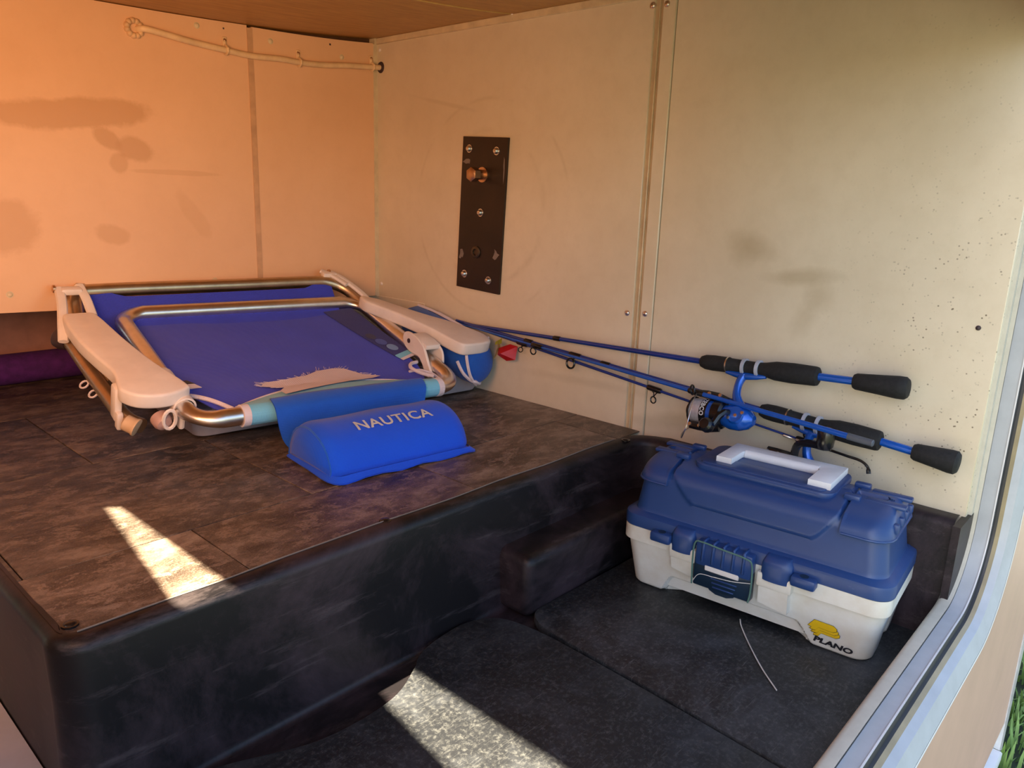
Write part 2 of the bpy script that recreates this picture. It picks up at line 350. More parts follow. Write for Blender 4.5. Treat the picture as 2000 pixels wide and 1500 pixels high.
# ---- right wall
wr = thing('wall_right', None, None, kind='structure')
def panel(x, y0, y1, z0, z1, t): return MB().box((x+t/2, (y0+y1)/2, (z0+z1)/2), (t, abs(y1-y0), z1-z0), 0.0012, 1)
panel(0.0, 0.40, -0.763, -0.02, ZC, 0.02).build('wall_panel', M_['wall_right'], wr)
panel(0.004, -0.760, -0.782, -0.02, ZC, 0.012).build('seam_channel', M_['groove'], wr)
panel(0.0, -0.771, -0.7745, -0.02, ZC, 0.01).build('seam_bead', M_['cream_trim'], wr)
panel(-0.0025, -0.781, -0.8065, -0.02, ZC, 0.02).build('cover_strip', M_['wall_right'], wr)
panel(0.0, -0.8075, -1.352, -0.02, ZC, 0.02).build('wall_panel', M_['wall_right'], wr)
panel(-0.004, 0.0, -1.352, ZC-0.014, ZC, 0.02).build('top_trim', M_['cream_trim'], wr)
panel(-0.002, 0.36, -0.175, 0.0, 0.172, 0.004).build('kick_panel', M_['wall_right'], wr)
def screw_mb(p, ax, r=0.005, h=0.0022):
    p = Vector(p); m = MB().lathe(p, ax, [(-0.002,r*1.35),(0.0004,r*1.35),(0.0006,r),(h*0.7,r*0.86),(h,r*0.5),(h,0.0)], 10)
    return m
def screws(pts, ax, parent, mat, r=0.005, name='screw'):
    pr = None
    for p in pts:
        if pr is None:
            pr = screw_mb((0,0,0), ax, r).build(name, mat, parent); pr.location = p
        else:
            o = share(pr, parent); o.location = p
screws([(-0.0005,-0.751,0.221),(-0.003,-0.792,0.225),(-0.0005,-0.759,0.752),(-0.003,-0.789,0.750)], (-1,0,0), wr, M_['steel'], 0.0042)
screws([(-0.0005,-0.010,0.752),(-0.0005,-0.010,0.203)], (-1,0,0), wr, M_['white_plastic'], 0.0035)
screws([(-0.0005,-1.325,0.272)], (-1,0,0), wr, M_['rubber'], 0.0026)
# ---- back wall : two hanging panels, a seam batten and the low recess behind
wb = thing('wall_back', None, None, kind='structure')
def sag(x): return 0.046*(1-math.exp(x/0.36)) if x < 0 else 0.0
def hem(x): return 0.172 + 0.031*(-x)
def back_panel(x0, x1, gap0, gap1, y, t, name, mat):
    n = 14; rows = []
    for k in range(n+1):
        x = x0+(x1-x0)*k/n; g = gap0+(gap1-gap0)*k/n
        rows.append([(x,y,hem(x)),(x,y,ZC-sag(x)-g),(x,y+t,ZC-sag(x)-g),(x,y+t,hem(x))])
    m = MB().grid(rows, closed_v=True); m.cap(rows[0]); m.cap(rows[-1]); return m.build(name, mat, wb)
back_panel(-1.5,-0.3335,0.0015,0.0015,0.0,0.008,'wall_panel',M_['wall_back'])
back_panel(-0.3225,-0.0125,0.0035,0.011,0.0,0.008,'wall_panel',M_['wall_back'])
back_panel(-0.334,-0.322,0.006,0.006,-0.0015,0.006,'seam_batten',M_['groove_back'])
back_panel(-0.0125,-0.0075,0.013,0.014,-0.0012,0.010,'panel_edge_trim',M_['cream_trim'])
screws([(-0.439,0,0.730),(-0.28,0,0.727),(-0.101,0,0.722),(-0.809,0,0.229),(-0.433,0,0.234),(-0.691,0,0.222),(-0.292,0,0.226)], (0,-1,0), wb, M_['cream_trim'], 0.0045)
MB().box((-0.132,0,0.744),(0.004,0.001,0.004)).build('screw_hole', M_['rubber'], wb)
MB().box((-0.384,0,0.734),(0.003,0.001,0.003)).build('screw_hole', M_['rubber'], wb)
MB().box((-0.75,0.375,0.10),(1.5,0.02,0.24)).build('recess_back', simple('recess_paint',(0.52,0.26,0.19),0.6), wb)
MB().box((-0.75,0.20,0.255),(1.5,0.38,0.012)).build('recess_lid', M_['wood'], wb)
MB().box((-0.75,0.035,0.525),(1.54,0.03,0.56)).build('backing_board', simple('backing_brown',(0.10,0.045,0.02),0.7), wb)
MB().box((0.002,0.012,0.48),(0.02,0.024,0.62)).build('corner_return', M_['cream_trim'], wb)
# ---- ceiling
ce = thing('ceiling', None, None, kind='structure')
def ceil_sheet(y0,y1,name):
    rows = []
    for k in range(25):
        x = -1.55+1.55*k/24; f0 = math.exp(min(0,y0-0.4)/2.2)
        rows.append([(x,y0,ZC-sag(x)*0.9999),(x,y1,ZC-sag(x)*(1 if y1 > -0.5 else 0.75)),(x,y1,ZC-sag(x)+0.03),(x,y0,ZC-sag(x)+0.03)])
    m = MB().grid(rows, closed_v=True); m.cap(rows[0]); m.cap(rows[-1]); return m.build(name, M_['wood'], ce)
ceil_sheet(0.03,-0.432,'ceiling_board'); ceil_sheet(-0.4365,-1.36,'ceiling_board')
rows = []
for k in range(25):
    x = -1.5+1.49*k/24; z = ZC-sag(x)
    rows.append([(x,-0.4315,z-0.0012),(x,-0.437,z-0.0012),(x,-0.437,z+0.004),(x,-0.4315,z+0.004)])
MB().grid(rows, closed_v=True).build('joint_strip', simple('straw_joint_strip',(0.62,0.42,0.14),0.5), ce)
# ---- unseen left wall; its slit is shaped to throw the sun strip inside
wlf = thing('wall_left', None, None, kind='structure')
out = [(0.40,-0.25),(-1.36,-0.25),(-1.36,0.80),(0.40,0.80)]
hole = [(-0.369,0.5475),(-1.16,0.455),(-1.16,0.572),(-0.383,0.5665)]
m = MB(); ring = []
for x in (-1.50,-1.512):
    m.add([(x,y,z) for y,z in out]+[(x,y,z) for y,z in hole], [(0,1,5,4),(1,2,6,5),(2,3,7,6),(3,0,4,7)], False)
m.add([(x,y,z) for x in (-1.50,-1.512) for y,z in hole], [(0,1,5,4),(1,2,6,5),(2,3,7,6),(3,0,4,7)], False)
m.build('wall_panel', M_['wall_back'], wlf)
# ---- floor : subfloor, vinyl tiles, moulded black liner, loose mats, low pale sheet on the left
fl = thing('floor', None, None, kind='structure')
MB().box((-0.505,-0.19,-0.095),(0.99,1.16,0.182)).build('subfloor', M_['liner'], fl)
TW, TD, GP = 0.3655, 0.331, 0.0016
ymin, ymax = -0.800, 0.365; xmin, xmax = -1.003, -0.001
for r in range(4):
    yb = -0.650+TD*(r-1) ; y0 = max(yb, ymin); y1 = min(yb+TD, ymax)
    off = -0.806 if r%2==0 else -0.994
    k = -2
    while True:
        x0 = off+TW*k; x1 = x0+TW; k += 1
        if x0 > xmax: break
        a, b = max(x0,xmin), min(x1,xmax)
        if b-a < 0.006: continue
        t = MB().box(((a+b)/2,(y0+y1)/2,-0.0012),(b-a-GP,y1-y0-GP,0.0024),0.0006,1).build('tile', M_['slate'], fl)
# liner: profile swept along the platform edge (left end, front, right wall)
def arc_pts(c, r, a0, a1, n): return [(c[0]+r*math.cos(math.radians(a0+(a1-a0)*k/n)), c[1]+r*math.sin(math.radians(a0+(a1-a0)*k/n))) for k in range(n+1)]
path = [(-1.006,0.36+(-0.775-0.36)*k/24) for k in range(25)]
path += arc_pts((-0.986,-0.785),0.020,180,270,8)
path += [(-0.97+(-0.09+0.97)*k/40,-0.805) for k in range(41)]
path += arc_pts((-0.075,-0.867),0.062,90,0,8)[1:]
path += [(-0.013,-0.89-(1.345-0.89)*k/12) for k in range(13)]
def sweep_normals(P):
    N = []
    for i in range(len(P)):
        a = P[max(0,i-1)]; b = P[min(len(P)-1,i+1)]; d = Vector((b[0]-a[0],b[1]-a[1])).normalized(); N.append(Vector((d.y,-d.x)))
    return N
PN = sweep_normals(path)
rng = random.Random(3)
rows = []
for i,((x,y),n) in enumerate(zip(path,PN)):
    wav = 0.004*mnoise.noise(Vector((i*0.33,1.7,0))) + (0.005*mnoise.noise(Vector((i*0.9,4.1,0))) if i < 25 else 0)
    lipw = (0.012 if i > len(path)-15 else 0.006)+wav
    R = 0.015; zt = 0.0016
    pr = [(-lipw,0.0004),(-lipw+0.001,zt),(-0.002,zt+0.0003)]
    lf = min(1.0,max(0.0,(i-24)/9.0)); base = 0.006+0.010*lf
    for k in range(7):
        a = math.radians(90-84*k/6); pr.append((base-0.012+R*math.cos(a)-0.0, zt-R+R*math.sin(a)))
    zb = -0.192; dr = 0.0005+0.0095*lf; fr = 0.003+0.007*lf; base -= 0.004*(1-lf)
    pr += [(base+0.004+dr*0.3,-0.07),(base+0.004+dr*0.7,-0.13)]
    for k in range(6):
        a = math.radians(180+90*k/5); pr.append((base+0.004+dr+fr+fr*math.cos(a), zb+fr+fr*math.sin(a)))
    rows.append([(x+n.x*o_, y+n.y*o_, z) for o_,z in pr])
MB().grid(rows).build('liner_riser', M_['liner'], fl)
ep = [(x, -0.8055+0.010+0.004*mnoise.noise(Vector((x*9,3.3,0))), 0.0022) for x in [-0.99+0.90*k/60 for k in range(61)]]
MB().tube([Vector((p[0],p[1]-0.006,p[2])) for p in ep], 0.0011, 5).build('edge_highlight', simple('grey_edge_highlight',(0.20,0.17,0.15),0.35), fl)  # grey highlight along the tile edge trim, put in as a thin tube
MB().box((-0.50,-1.09,-0.198),(1.02,0.55,0.012)).build('liner_base', M_['liner'], fl)
m = MB(); m.box((-0.20,-0.84,-0.141),(0.44,0.10,0.10),0.016,5)
m.build('liner_step', M_['liner'], fl)
screws([(-0.990,-0.782,0.0018),(-0.612,-0.798,0.0018),(-0.074,-0.816,0.0018)], (0,0,1), fl, M_['gloss_black'], 0.0062)
mat1 = [(-0.02,-0.893),(-0.20,-0.893)]+[(p.x,p.y) for p in spline([(-0.36,-0.889,0),(-0.405,-0.892,0),(-0.428,-0.925,0),(-0.434,-0.985,0),(-0.442,-1.14,0)],5)]+[(-0.455,-1.335),(-0.02,-1.335)]
MB().prism(mat1,-0.1925,ZF,0.003,2).build('floor_mat', M_['mat'], fl)
mat2 = [(p.x,p.y) for p in spline([(-0.459,-1.335,0),(-0.447,-1.14,0),(-0.441,-1.0,0),(-0.441,-0.93,0),(-0.455,-0.868,0),(-0.497,-0.842,0),(-0.55,-0.842,0),(-0.595,-0.852,0),(-0.625,-0.872,0),(-0.675,-0.898,0),(-0.735,-0.905,0),(-0.80,-0.897,0),(-0.88,-0.862,0),(-0.93,-0.852,0),(-0.97,-0.88,0),(-0.985,-0.95,0),(-0.985,-1.335,0)],5)]
MB().prism(mat2,-0.1925,ZF,0.003,2).build('floor_mat', M_['mat'], fl)
MB().box((-1.254,-0.50,-0.190),(0.480,1.70,0.004)).build('floor_sheet', M_['sheet_white'], fl)
# ---- front wall: tan siding with a round-cornered door opening
wf = thing('wall_front', None, None, kind='structure')
XR, ZB, XL, ZT, RC = 0.032, -0.117, -1.44, 0.80, 0.105
def loop(o, y, n=12):
    r = RC+o; return [Vector((x,y,z)) for x,z in rrect(XL-o, XR+o, ZB-o, ZT+o, max(r,0.01), n)]
def sweep(prof, n=12):
    return MB().grid([loop(o,y,n) for o,y in prof], closed_v=True)
yS = -1.405
inner = loop(0.040, yS); N0 = len(inner)
X0,X1,Z0,Z1 = -1.75,0.525,-0.67,1.05
def outpt(p):
    cx, cz = (X0+X1)/2,(Z0+Z1)/2; dx, dz = p.x-(-0.704), p.z-0.314
    t = min(((X1+0.704) if dx>0 else (0.704+X0)*1.0)/dx if abs(dx)>1e-6 else 1e9, ((Z1-0.314) if dz>0 else (Z0-0.314))/dz if abs(dz)>1e-6 else 1e9)
    return Vector((-0.704+dx*t, yS, 0.314+dz*t))
outer = [outpt(p) for p in inner]
m = MB().grid([inner,outer,[p+Vector((0,0.03,0)) for p in outer],[p+Vector((0,0.03,0)) for p in inner]], closed_v=True, closed_u=True)
m.build('siding', M_['siding'], wf)
m = MB()
m.box((X1+0.004,yS+0.012,(Z0+Z1)/2),(0.012,0.034,Z1-Z0),0.003,1); m.build('corner_trim', M_['metal_pale'], wf)
MB().box(((X0+X1)/2,yS+0.012,Z0-0.008),(X1-X0,0.04,0.02),0.003,1).build('bottom_trim', M_['white_edge'], wf)
dr = thing('door_1', None, None, kind='structure')
rb = 0.0085
sweep([(-rb*math.sin(a)+0.004, -1.352+rb*0.9*math.cos(a)) for a in [math.radians(-90+180*k/8) for k in range(9)]]+[( -0.004,-1.362)]).build('bulb_seal', M_['bead'], dr)
sweep([(0.012,-1.345),(0.002,-1.3605),(0.0,-1.362),(0.0,-1.3795),(0.006,-1.3797)]).build('jamb', M_['frame_paint'], dr)
sweep([(0.002,-1.3792),(-0.0012,-1.3795),(-0.0012,-1.3812),(0.003,-1.3815)]).build('jamb_lip', M_['white_edge'], dr)
sweep([(0.0,-1.3815),(0.009,-1.3825),(0.0095,-1.386)]).build('gasket_channel', M_['gasket_dark'], dr)
sweep([(0.0095,-1.386),(0.0125,-1.390),(0.0135,-1.391)]).build('reflection_strip', M_['strip_reflection'], dr)  # brownish reflection in the frame, drawn as a tan strip
sweep([(0.0135,-1.391),(0.018,-1.4005),(0.041,-1.4095)]).build('outer_flange', M_['frame_paint'], dr)
sweep([(0.041,-1.4098),(0.0435,-1.4105),(0.0445,-1.404)]).build('flange_edge', M_['white_edge'], dr)
MB().box((-0.75,-1.352,-0.170),(1.60,0.012,0.088)).build('sill_back', M_['liner'], dr)
m = MB(); 
for bx in ((0.0195+0.02,-1.350),): MB().box((bx[0],-1.3525,0.40),(0.05,0.008,0.80)).build('jamb_liner', M_['bead'], dr)
m.box((0.02,-1.352,-0.11),(0.14,0.010,0.22)); m.build('jamb_back', M_['liner'], dr)
MB().box((-0.70,-1.3525,0.76),(1.6,0.012,0.22)).build('header_back', M_['cream_trim'], dr)
screws([(0.018,-1.372,-0.108)], (-0.3,0,1), dr, M_['steel'], 0.006)
# ---- ground
gr = MB().box((0,0,-1.06),(120,120,0.1)).build('ground', M_['soil'], None, kind='structure')
gr.name = 'ground'
m = MB(); rg = random.Random(5)
for k in range(9000):
    d = rg.random()**0.7*3.0; x = 0.75+d; y = -1.46+rg.uniform(-0.25,0.30)*(0.6+d); h = rg.uniform(0.03,0.085)
    if 2.08 < x < 2.32: continue
    a = rg.uniform(0,6.28); b = rg.uniform(0.0,0.05); w = rg.uniform(0.003,0.006)
    ux,uy = math.cos(a)*w, math.sin(a)*w; lx,ly = math.cos(a+1.6)*b, math.sin(a+1.6)*b
    m.v += [Vector((x-ux,y-uy,-1.01)),Vector((x+ux,y+uy,-1.01)),Vector((x+ux*.7+lx*.4,y+uy*.7+ly*.4,-1.01+h*.6)),Vector((x-ux*.7+lx*.4,y-uy*.7+ly*.4,-1.01+h*.6)),Vector((x+lx,y+ly,-1.01+h))]
    q = len(m.v)-5; m.f += [[q,q+1,q+2,q+3],[q+3,q+2,q+4]]
g = m.build('grass', M_['grass'], None, kind='stuff', label='green lawn grass outside past the tan siding', cat='grass')
# pale bumper beyond the siding
bp = thing('bumper', 'pale metal bumper bar beyond the tan siding above the grass', 'bumper', Matrix.Translation((2.2,-1.0,-1.01)))
MB().box((2.2,-1.25,-0.72),(0.16,1.3,0.10),0.015,2).build('bumper_bar', M_['metal_pale'], bp, world=True)
MB().box((2.2,-1.25,-0.80),(0.12,1.3,0.07),0.01,1).build('bumper_dark_panel', M_['gasket_dark'], bp, world=True)  # dark panel below the bumper bar
MB().box((2.19,-1.25,-0.85),(0.16,1.3,0.03),0.01,1).build('lower_rail', M_['metal_pale'], bp, world=True)
for yy in (-0.75,-1.75): MB().box((2.2,yy,-0.93),(0.07,0.07,0.16),0.005,1).build('bracket', M_['gasket_dark'], bp, world=True)

# ================================================================== WALL FITTINGS
# ---- mounting plate
pl = thing('mounting_plate', 'dark brown steel plate bolted upright on the cream right wall', 'plate', Matrix.Translation((0,-0.373,0.22)))
c4 = [(-0.304,0.550),(-0.436,0.544),(-0.422,0.220),(-0.290,0.226)]
m = MB(); vs = [(-0.006,y,z) for y,z in c4]+[(0.0,y,z) for y,z in c4]
m.add(vs, [(0,1,2,3),(0,4,5,1),(1,5,6,2),(2,6,7,3),(3,7,4,0)], False)
m.build('plate', M_['plate'], pl, world=True)
def bolt(y,z):
    p = Vector((-0.006,y,z)); mm = MB().lathe(p,(-1,0,0),[(0,0.0085),(0.0015,0.0085),(0.0015,0.0068),(0.005,0.006),(0.0075,0.0042),(0.0085,0.0)],12)
    return mm.build('bolt', M_['steel'], pl, world=True)
for y,z in ((-0.324,0.524),(-0.405,0.518),(-0.362,0.391),(-0.316,0.256),(-0.391,0.248)): bolt(y,z)
m = MB(); p = Vector((-0.006,-0.366,0.470)); d = Vector((-1,0.0,-0.02))
m.lathe(p,d,[(0,0.016),(0.003,0.016),(0.003,0.0105),(0.022,0.0105)],16); m.lathe(p+d*0.020,d,[(0,0.012),(0,0.0150),(0.016,0.0150),(0.0185,0.011),(0.0185,0)],6,False)
m.build('hex_bolt', M_['warm_metal'], pl, world=True, label='warm-lit hex bolt sticking out')
m = MB(); m.lathe((-0.006,-0.351,0.306),(-1,0,0),[(0,0.0135),(0.003,0.0135),(0.004,0.012),(0.004,0.0075),(0.0005,0.0070),(0.0005,0)],16)
m.build('threaded_hole', simple('dull_steel',(0.10,0.08,0.06),0.4,0.8), pl, world=True)
for (y,z,a,b) in ((-0.318,0.497,0.016,0.007),(-0.427,0.480,0.0025,0.03),(-0.3035,0.30,0.008,0.016),(-0.410,0.305,0.010,0.013)):
    m = MB(); rr = random.Random(int(abs(y*1000)))
    m.add([(-0.0062,y,z)]+[(-0.0062,max(-0.4335,y+a*math.cos(t*0.628)*rr.uniform(.35,1.2)),z+b*math.sin(t*0.628)*rr.uniform(.35,1.2)) for t in range(10)], [(0,i+1,(i+1)%10+1) for i in range(10)])
    m.build('chalk_scuff', M_['chalk'], pl, world=True, label='pale scuffed patch')
# ---- cable along the top of the back wall
cb = thing('electrical_cable', 'cream painted cable clipped along top of the warm-lit back wall', 'cable', Matrix.Translation((-0.55,0,0.70)))
cpts = [(-0.556,0.006,0.703),(-0.545,-0.008,0.705),(-0.52,-0.010,0.703),(-0.455,-0.009,0.6965),(-0.384,-0.008,0.6925),(-0.33,-0.008,0.690),(-0.26,-0.008,0.694),(-0.217,-0.008,0.6935),(-0.16,-0.008,0.6965),(-0.10,-0.008,0.704),(-0.045,-0.008,0.709),(-0.012,-0.009,0.712),(0.004,-0.012,0.713)]
MB().tube(spline(cpts,6), 0.0062, 10).build('cable', M_['cable'], cb, world=True)
m = MB(); rr = random.Random(2)
for k in range(11):
    a = k*0.571; m.lathe((-0.560+0.013*math.cos(a),-0.002,0.704+0.013*math.sin(a)),(0,-1,0),[(-0.003,0.006),(0.002,0.0055),(0.005,0.003),(0.0058,0)],8)
m.build('sealant_ring', M_['sealant'], cb, world=True)
for x,z in ((-0.384,0.6925),(-0.216,0.6935),(-0.020,0.7115)):
    m = MB(); m.tube([(x,-0.001,z-0.0065),(x,-0.008,z-0.0075),(x,-0.0145,z-0.003),(x,-0.0145,z+0.003),(x,-0.009,z+0.0075),(x,-0.003,z+0.010),(x,-0.002,z+0.018)],0.0028,6); m.box((x,-0.0015,z+0.016),(0.009,0.003,0.020),0.001,1)
    c = m.build('cable_clip', M_['cable'], cb, world=True)
    screw_mb((x,-0.0028,z+0.019),(0,-1,0),0.0028).build('screw', M_['warm_metal'], c, world=True)
MB().lathe((-0.0005,-0.013,0.713),(-1,0,0),[(0,0.013),(0.0012,0.012),(0.0015,0.006),(0.0006,0)],14).build('grommet', M_['rubber'], cb, world=True)
# ---- noodle
nd = thing('pool_noodle', 'purple foam pool noodle lying under the back wall panel', 'pool noodle', Matrix.Translation((-0.9,0.325,0.0)))
m = MB(); P0 = Vector((-1.42,0.300,0.033)); P1 = Vector((-0.33,0.305,0.033)); ax = (P1-P0).normalized(); L = (P1-P0).length
m.lathe(P0,ax,[(0,0.009),(0,0.029),(0.003,0.0325)]+[(L*k/12,0.0328) for k in range(1,12)]+[(L-0.003,0.0325),(L,0.029),(L,0.009),(L-0.03,0.009)],24)
m.build('foam_tube', M_['noodle'], nd, world=True)

# ================================================================== FOLDED BEACH CHAIR
def rz(a): return Matrix.Rotation(a,4,'Z')
CO = Vector((-0.4289,-0.4444,0.0609))
CH = Matrix(((0.9947,0.1021,-0.0137,0),(-0.1015,0.9492,-0.2977,0),(-0.0174,0.2975,0.9546,0),(0,0,0,1))); CH.translation = CO
ch = thing('beach_chair', 'folded aluminium beach chair with blue canvas, white armrests and blue headrest pillow', 'chair', CH)
WC, DC, RT = 0.26, 0.40, 0.0153
# main frame: closed loop of aluminium tube, squashed a little at the bends
fp = []; fr_ = []; ff = []
for (cx,cy,a) in ((WC-0.045,DC-0.045,0),(-WC+0.045,DC-0.045,90),(-WC+0.045,0.045,180),(WC-0.045,0.045,270)):
    for k in range(9):
        t = math.radians(a+90*k/8); fp.append((cx+0.045*math.cos(t),cy+0.045*math.sin(t),0)); fr_.append(RT); ff.append(1-0.28*math.sin(math.pi*k/8))
MB().tube(fp, fr_, 18, closed=True, flat=ff).build('main_frame', M_['alu'], ch)
# main canvas
def canvas_z(u,v): return -0.010-0.012*math.sin(math.pi*u)*math.sin(math.pi*min(1,max(0,v)))+0.0022*mnoise.noise(Vector((u*4,v*5,0.3)))
rows = []
for j in range(29):
    v = j/28; y = 0.012+v*(DC-0.004)
    xl = -0.178-0.062*min(1,(v/0.28))**0.6 if v < 0.28 else -0.240
    xr = 0.190+0.046*min(1,(v/0.24))**0.6 if v < 0.24 else 0.236
    rows.append([(xl+(xr-xl)*i/32, y, canvas_z(i/32,v)) for i in range(33)])
top = MB().grid(rows); top.grid([[(p[0],p[1],p[2]-0.0015) for p in r] for r in rows]); top.build('seat_canvas', M_['navy'], ch)
def piping(pts, r, name='binding', mat='binding', lab=None): return MB().tube(spline(pts,6), r, 8).build(name, M_[mat], ch, label=lab)
piping([(-0.246,0.098,-0.008),(-0.228,0.086,-0.006),(-0.208,0.066,-0.005),(-0.190,0.036,-0.004),(-0.182,0.014,-0.002)],0.0038)
piping([(0.236,0.112,-0.006),(0.216,0.104,-0.003),(0.204,0.088,-0.002),(0.206,0.066,0.0),(0.214,0.048,0.002),(0.224,0.034,0.004)],0.0038)
piping([(0.200,0.085,-0.010),(0.222,0.083,-0.008),(0.238,0.064,-0.006),(0.246,0.035,-0.008)],0.0030)
# printed band with dots
def flat_patch(poly, zoff, name, mat, lab=None, nsub=8):
    a,b,c,d = [Vector((*p,0)) for p in poly]; rows = []
    for j in range(nsub+1):
        l = a.lerp(d,j/nsub); r = b.lerp(c,j/nsub); row = []
        for i in range(nsub+1):
            p = l.lerp(r,i/nsub); u = (p.x+0.24)/0.476; v = (p.y-0.012)/(DC-0.004); row.append((p.x,p.y,canvas_z(u,v)+zoff))
        rows.append(row)
    m = MB().grid(rows); m.grid([[(p[0],p[1],p[2]-0.0008) for p in r] for r in rows]); return m.build(name, M_[mat], ch, label=lab)
flat_patch([(0.156,0.386),(0.232,0.386),(0.250,0.165),(0.208,0.152)],0.0025,'printed_band','navy_band')
flat_patch([(0.208,0.154),(0.250,0.167),(0.252,0.150),(0.212,0.137)],0.0030,'band_end','cyan')
flat_patch([(0.212,0.138),(0.252,0.151),(0.254,0.143),(0.214,0.130)],0.0032,'band_binding','binding')
for (x,y,r,mt) in ((0.222,0.187,0.0125,'dot_light'),(0.212,0.217,0.0125,'dot_mid'),(0.203,0.246,0.0115,'dot_dark')):
    m = MB(); n = 20; u = (x+0.24)/0.476; v = (y-0.012)/(DC-0.004); z = canvas_z(u,v)+0.0036
    m.add([(x,y,z)]+[(x+r*math.cos(2*math.pi*k/n),y+r*1.15*math.sin(2*math.pi*k/n),z) for k in range(n)],[(0,1+k,1+(k+1)%n) for k in range(n)]); m.build('printed_dot', M_[mt], ch)
# turquoise hem and sleeve
rows = []
for i in range(25):
    x = -0.178+0.392*i/24; s_ = i/24
    yb = 0.018+0.070*math.sin(math.pi*min(1,max(0,s_*0.92+0.06)))**0.75
    z0 = canvas_z((x+0.24)/0.476,(yb-0.012)/(DC-0.004))
    rows.append([(x,yb,z0+0.003),(x,yb*0.6+0.005,z0*0.6+0.010),(x,0.012,0.0145),(x,0.002,0.0175)])
MB().grid(rows).build('turquoise_hem', M_['cyan'], ch)
piping([r[0] for r in rows[::4]],0.0022,'hem_binding')
MB().lathe((-0.176,0,0),(1,0,0),[(0,0.0156),(0,0.0178),(0.388,0.0178),(0.388,0.0156)],18).build('bar_sleeve', M_['cyan'], ch)
for x in (-0.186,0.203): MB().lathe((x,0,0),(1,0,0),[(0,0.0156),(0,0.0188),(0.012,0.0188),(0.012,0.0156)],18).build('sleeve_cuff', M_['binding'], ch)
# frayed patch
rp = [(-0.100,0.108),(-0.090,0.112),(-0.06,0.112),(-0.035,0.120),(-0.01,0.121),(0.02,0.136),(0.055,0.140),(0.075,0.130),(0.10,0.098),(0.125,0.075),(0.10,0.064),(0.05,0.060),(0.0,0.052),(-0.05,0.040),(-0.095,0.030),(-0.093,0.055),(-0.075,0.075),(-0.085,0.090),(-0.108,0.097)]
m = MB(); ctr = Vector((0.0,0.085,0)); ringv = []
for (x,y) in rp: ringv.append(Vector((x,y,0)))
def rz_(p): return canvas_z((p.x+0.24)/0.476,(p.y-0.012)/(DC-0.004)) + (0.006 if p.y > 0.09 else 0.006+0.016*(0.09-p.y)/0.05) + 0.002*mnoise.noise(p*60)
rows = []
for k in range(7):
    f = k/6; rows.append([Vector((q.x,q.y,rz_(q))) for q in [ctr.lerp(p,f) for p in ringv]])
m.grid(rows, closed_v=True)
rr = random.Random(9)
for k in range(60):
    i = rr.choice([0,1,2,3,4,5,6,7,8,16,17,18]); p = ringv[i].lerp(ringv[(i+1)%len(ringv)],rr.random()); d = (p-ctr).normalized()*rr.uniform(0.004,0.012); q = p+d+Vector((rr.uniform(-.004,.004),rr.uniform(-.004,.004),0))
    m.tube([Vector((p.x,p.y,rz_(p))),Vector((q.x,q.y,rz_(q)+0.001))],0.0004,4)
m.build('frayed_lining', M_['rag'], ch, label='pale frayed lining showing through torn canvas')
# small tag
flat_patch([(-0.236,0.128),(-0.214,0.128),(-0.206,0.114),(-0.228,0.112)],0.004,'care_tag','binding',nsub=2)
flat_patch([(-0.236,0.140),(-0.222,0.142),(-0.212,0.128),(-0.236,0.126)],0.004,'care_tag_print','latch_dark',nsub=2)
# rear frame bar and canvas
fpts = [(-0.325,0.19,-0.028),(-0.335,0.33,-0.012),(-0.330,0.405,0.014),(-0.316,0.438,0.028),(-0.27,0.447,0.030),(0.0,0.452,0.030),(0.15,0.456,0.030),(0.205,0.452,0.028),(0.245,0.42,0.016),(0.27,0.33,-0.010),(0.28,0.15,-0.028)]
MB().tube(spline(fpts,8),0.0132,14).build('rear_frame', simple('tarnished_aluminium',(0.62,0.50,0.34),0.36,1.0), ch)
rows = []
for i in range(31):
    u = i/30; x = -0.308+0.515*u
    endp = max(0,(abs(2*u-1)-0.72)/0.28)**1.3
    zt = 0.044-0.020*(1-endp); yt = 0.452-0.026*(1-endp)+0.012*u
    row = []
    for j in range(9):
        v = j/8; row.append((x+0.02*v*(0.5-u), yt-(yt-0.33)*v, zt+(-0.020-zt)*(1-(1-v)**1.8)))
    rows.append(row)
m = MB().grid(rows); m.grid([[(p[0],p[1],p[2]-0.0015) for p in r] for r in rows]); m.build('back_canvas', M_['navy'], ch)
# armrests
def outline(pts, n=5): return [(p.x,p.y) for p in spline([(x,y,0) for x,y in pts],n,closed=True)]
def arm(pts, zt, th, tilt=0.0):
    m = MB(); o = outline(pts)
    if sum(o[i][0]*o[(i+1)%len(o)][1]-o[(i+1)%len(o)][0]*o[i][1] for i in range(len(o))) < 0: o = o[::-1]
    m.prism(o, zt-th, zt, 0.005, 3)
    if tilt:
        ya,za,yb,zb_ = tilt
        for v in m.v: v.z += (zb_-za)*min(1,max(0,(ya-v.y)/(ya-yb)))
    return m.build('armrest', M_['white_plastic'], ch)
arm([(-0.362,0.348),(-0.340,0.352),(-0.317,0.350),(-0.308,0.33),(-0.293,0.24),(-0.274,0.155),(-0.249,0.075),(-0.252,0.056),(-0.288,0.043),(-0.326,0.050),(-0.346,0.074),(-0.345,0.10),(-0.342,0.135),(-0.353,0.19),(-0.363,0.25),(-0.366,0.32)],0.032,0.026)
arm([(0.241,0.369),(0.270,0.345),(0.285,0.318),(0.309,0.270),(0.335,0.225),(0.361,0.184),(0.382,0.136),(0.393,0.100),(0.384,0.067),(0.363,0.056),(0.333,0.054),(0.307,0.057),(0.296,0.077),(0.291,0.116),(0.285,0.162),(0.269,0.229),(0.245,0.296),(0.231,0.334)],0.032,0.027,(0.369,0.030,0.057,0.055))
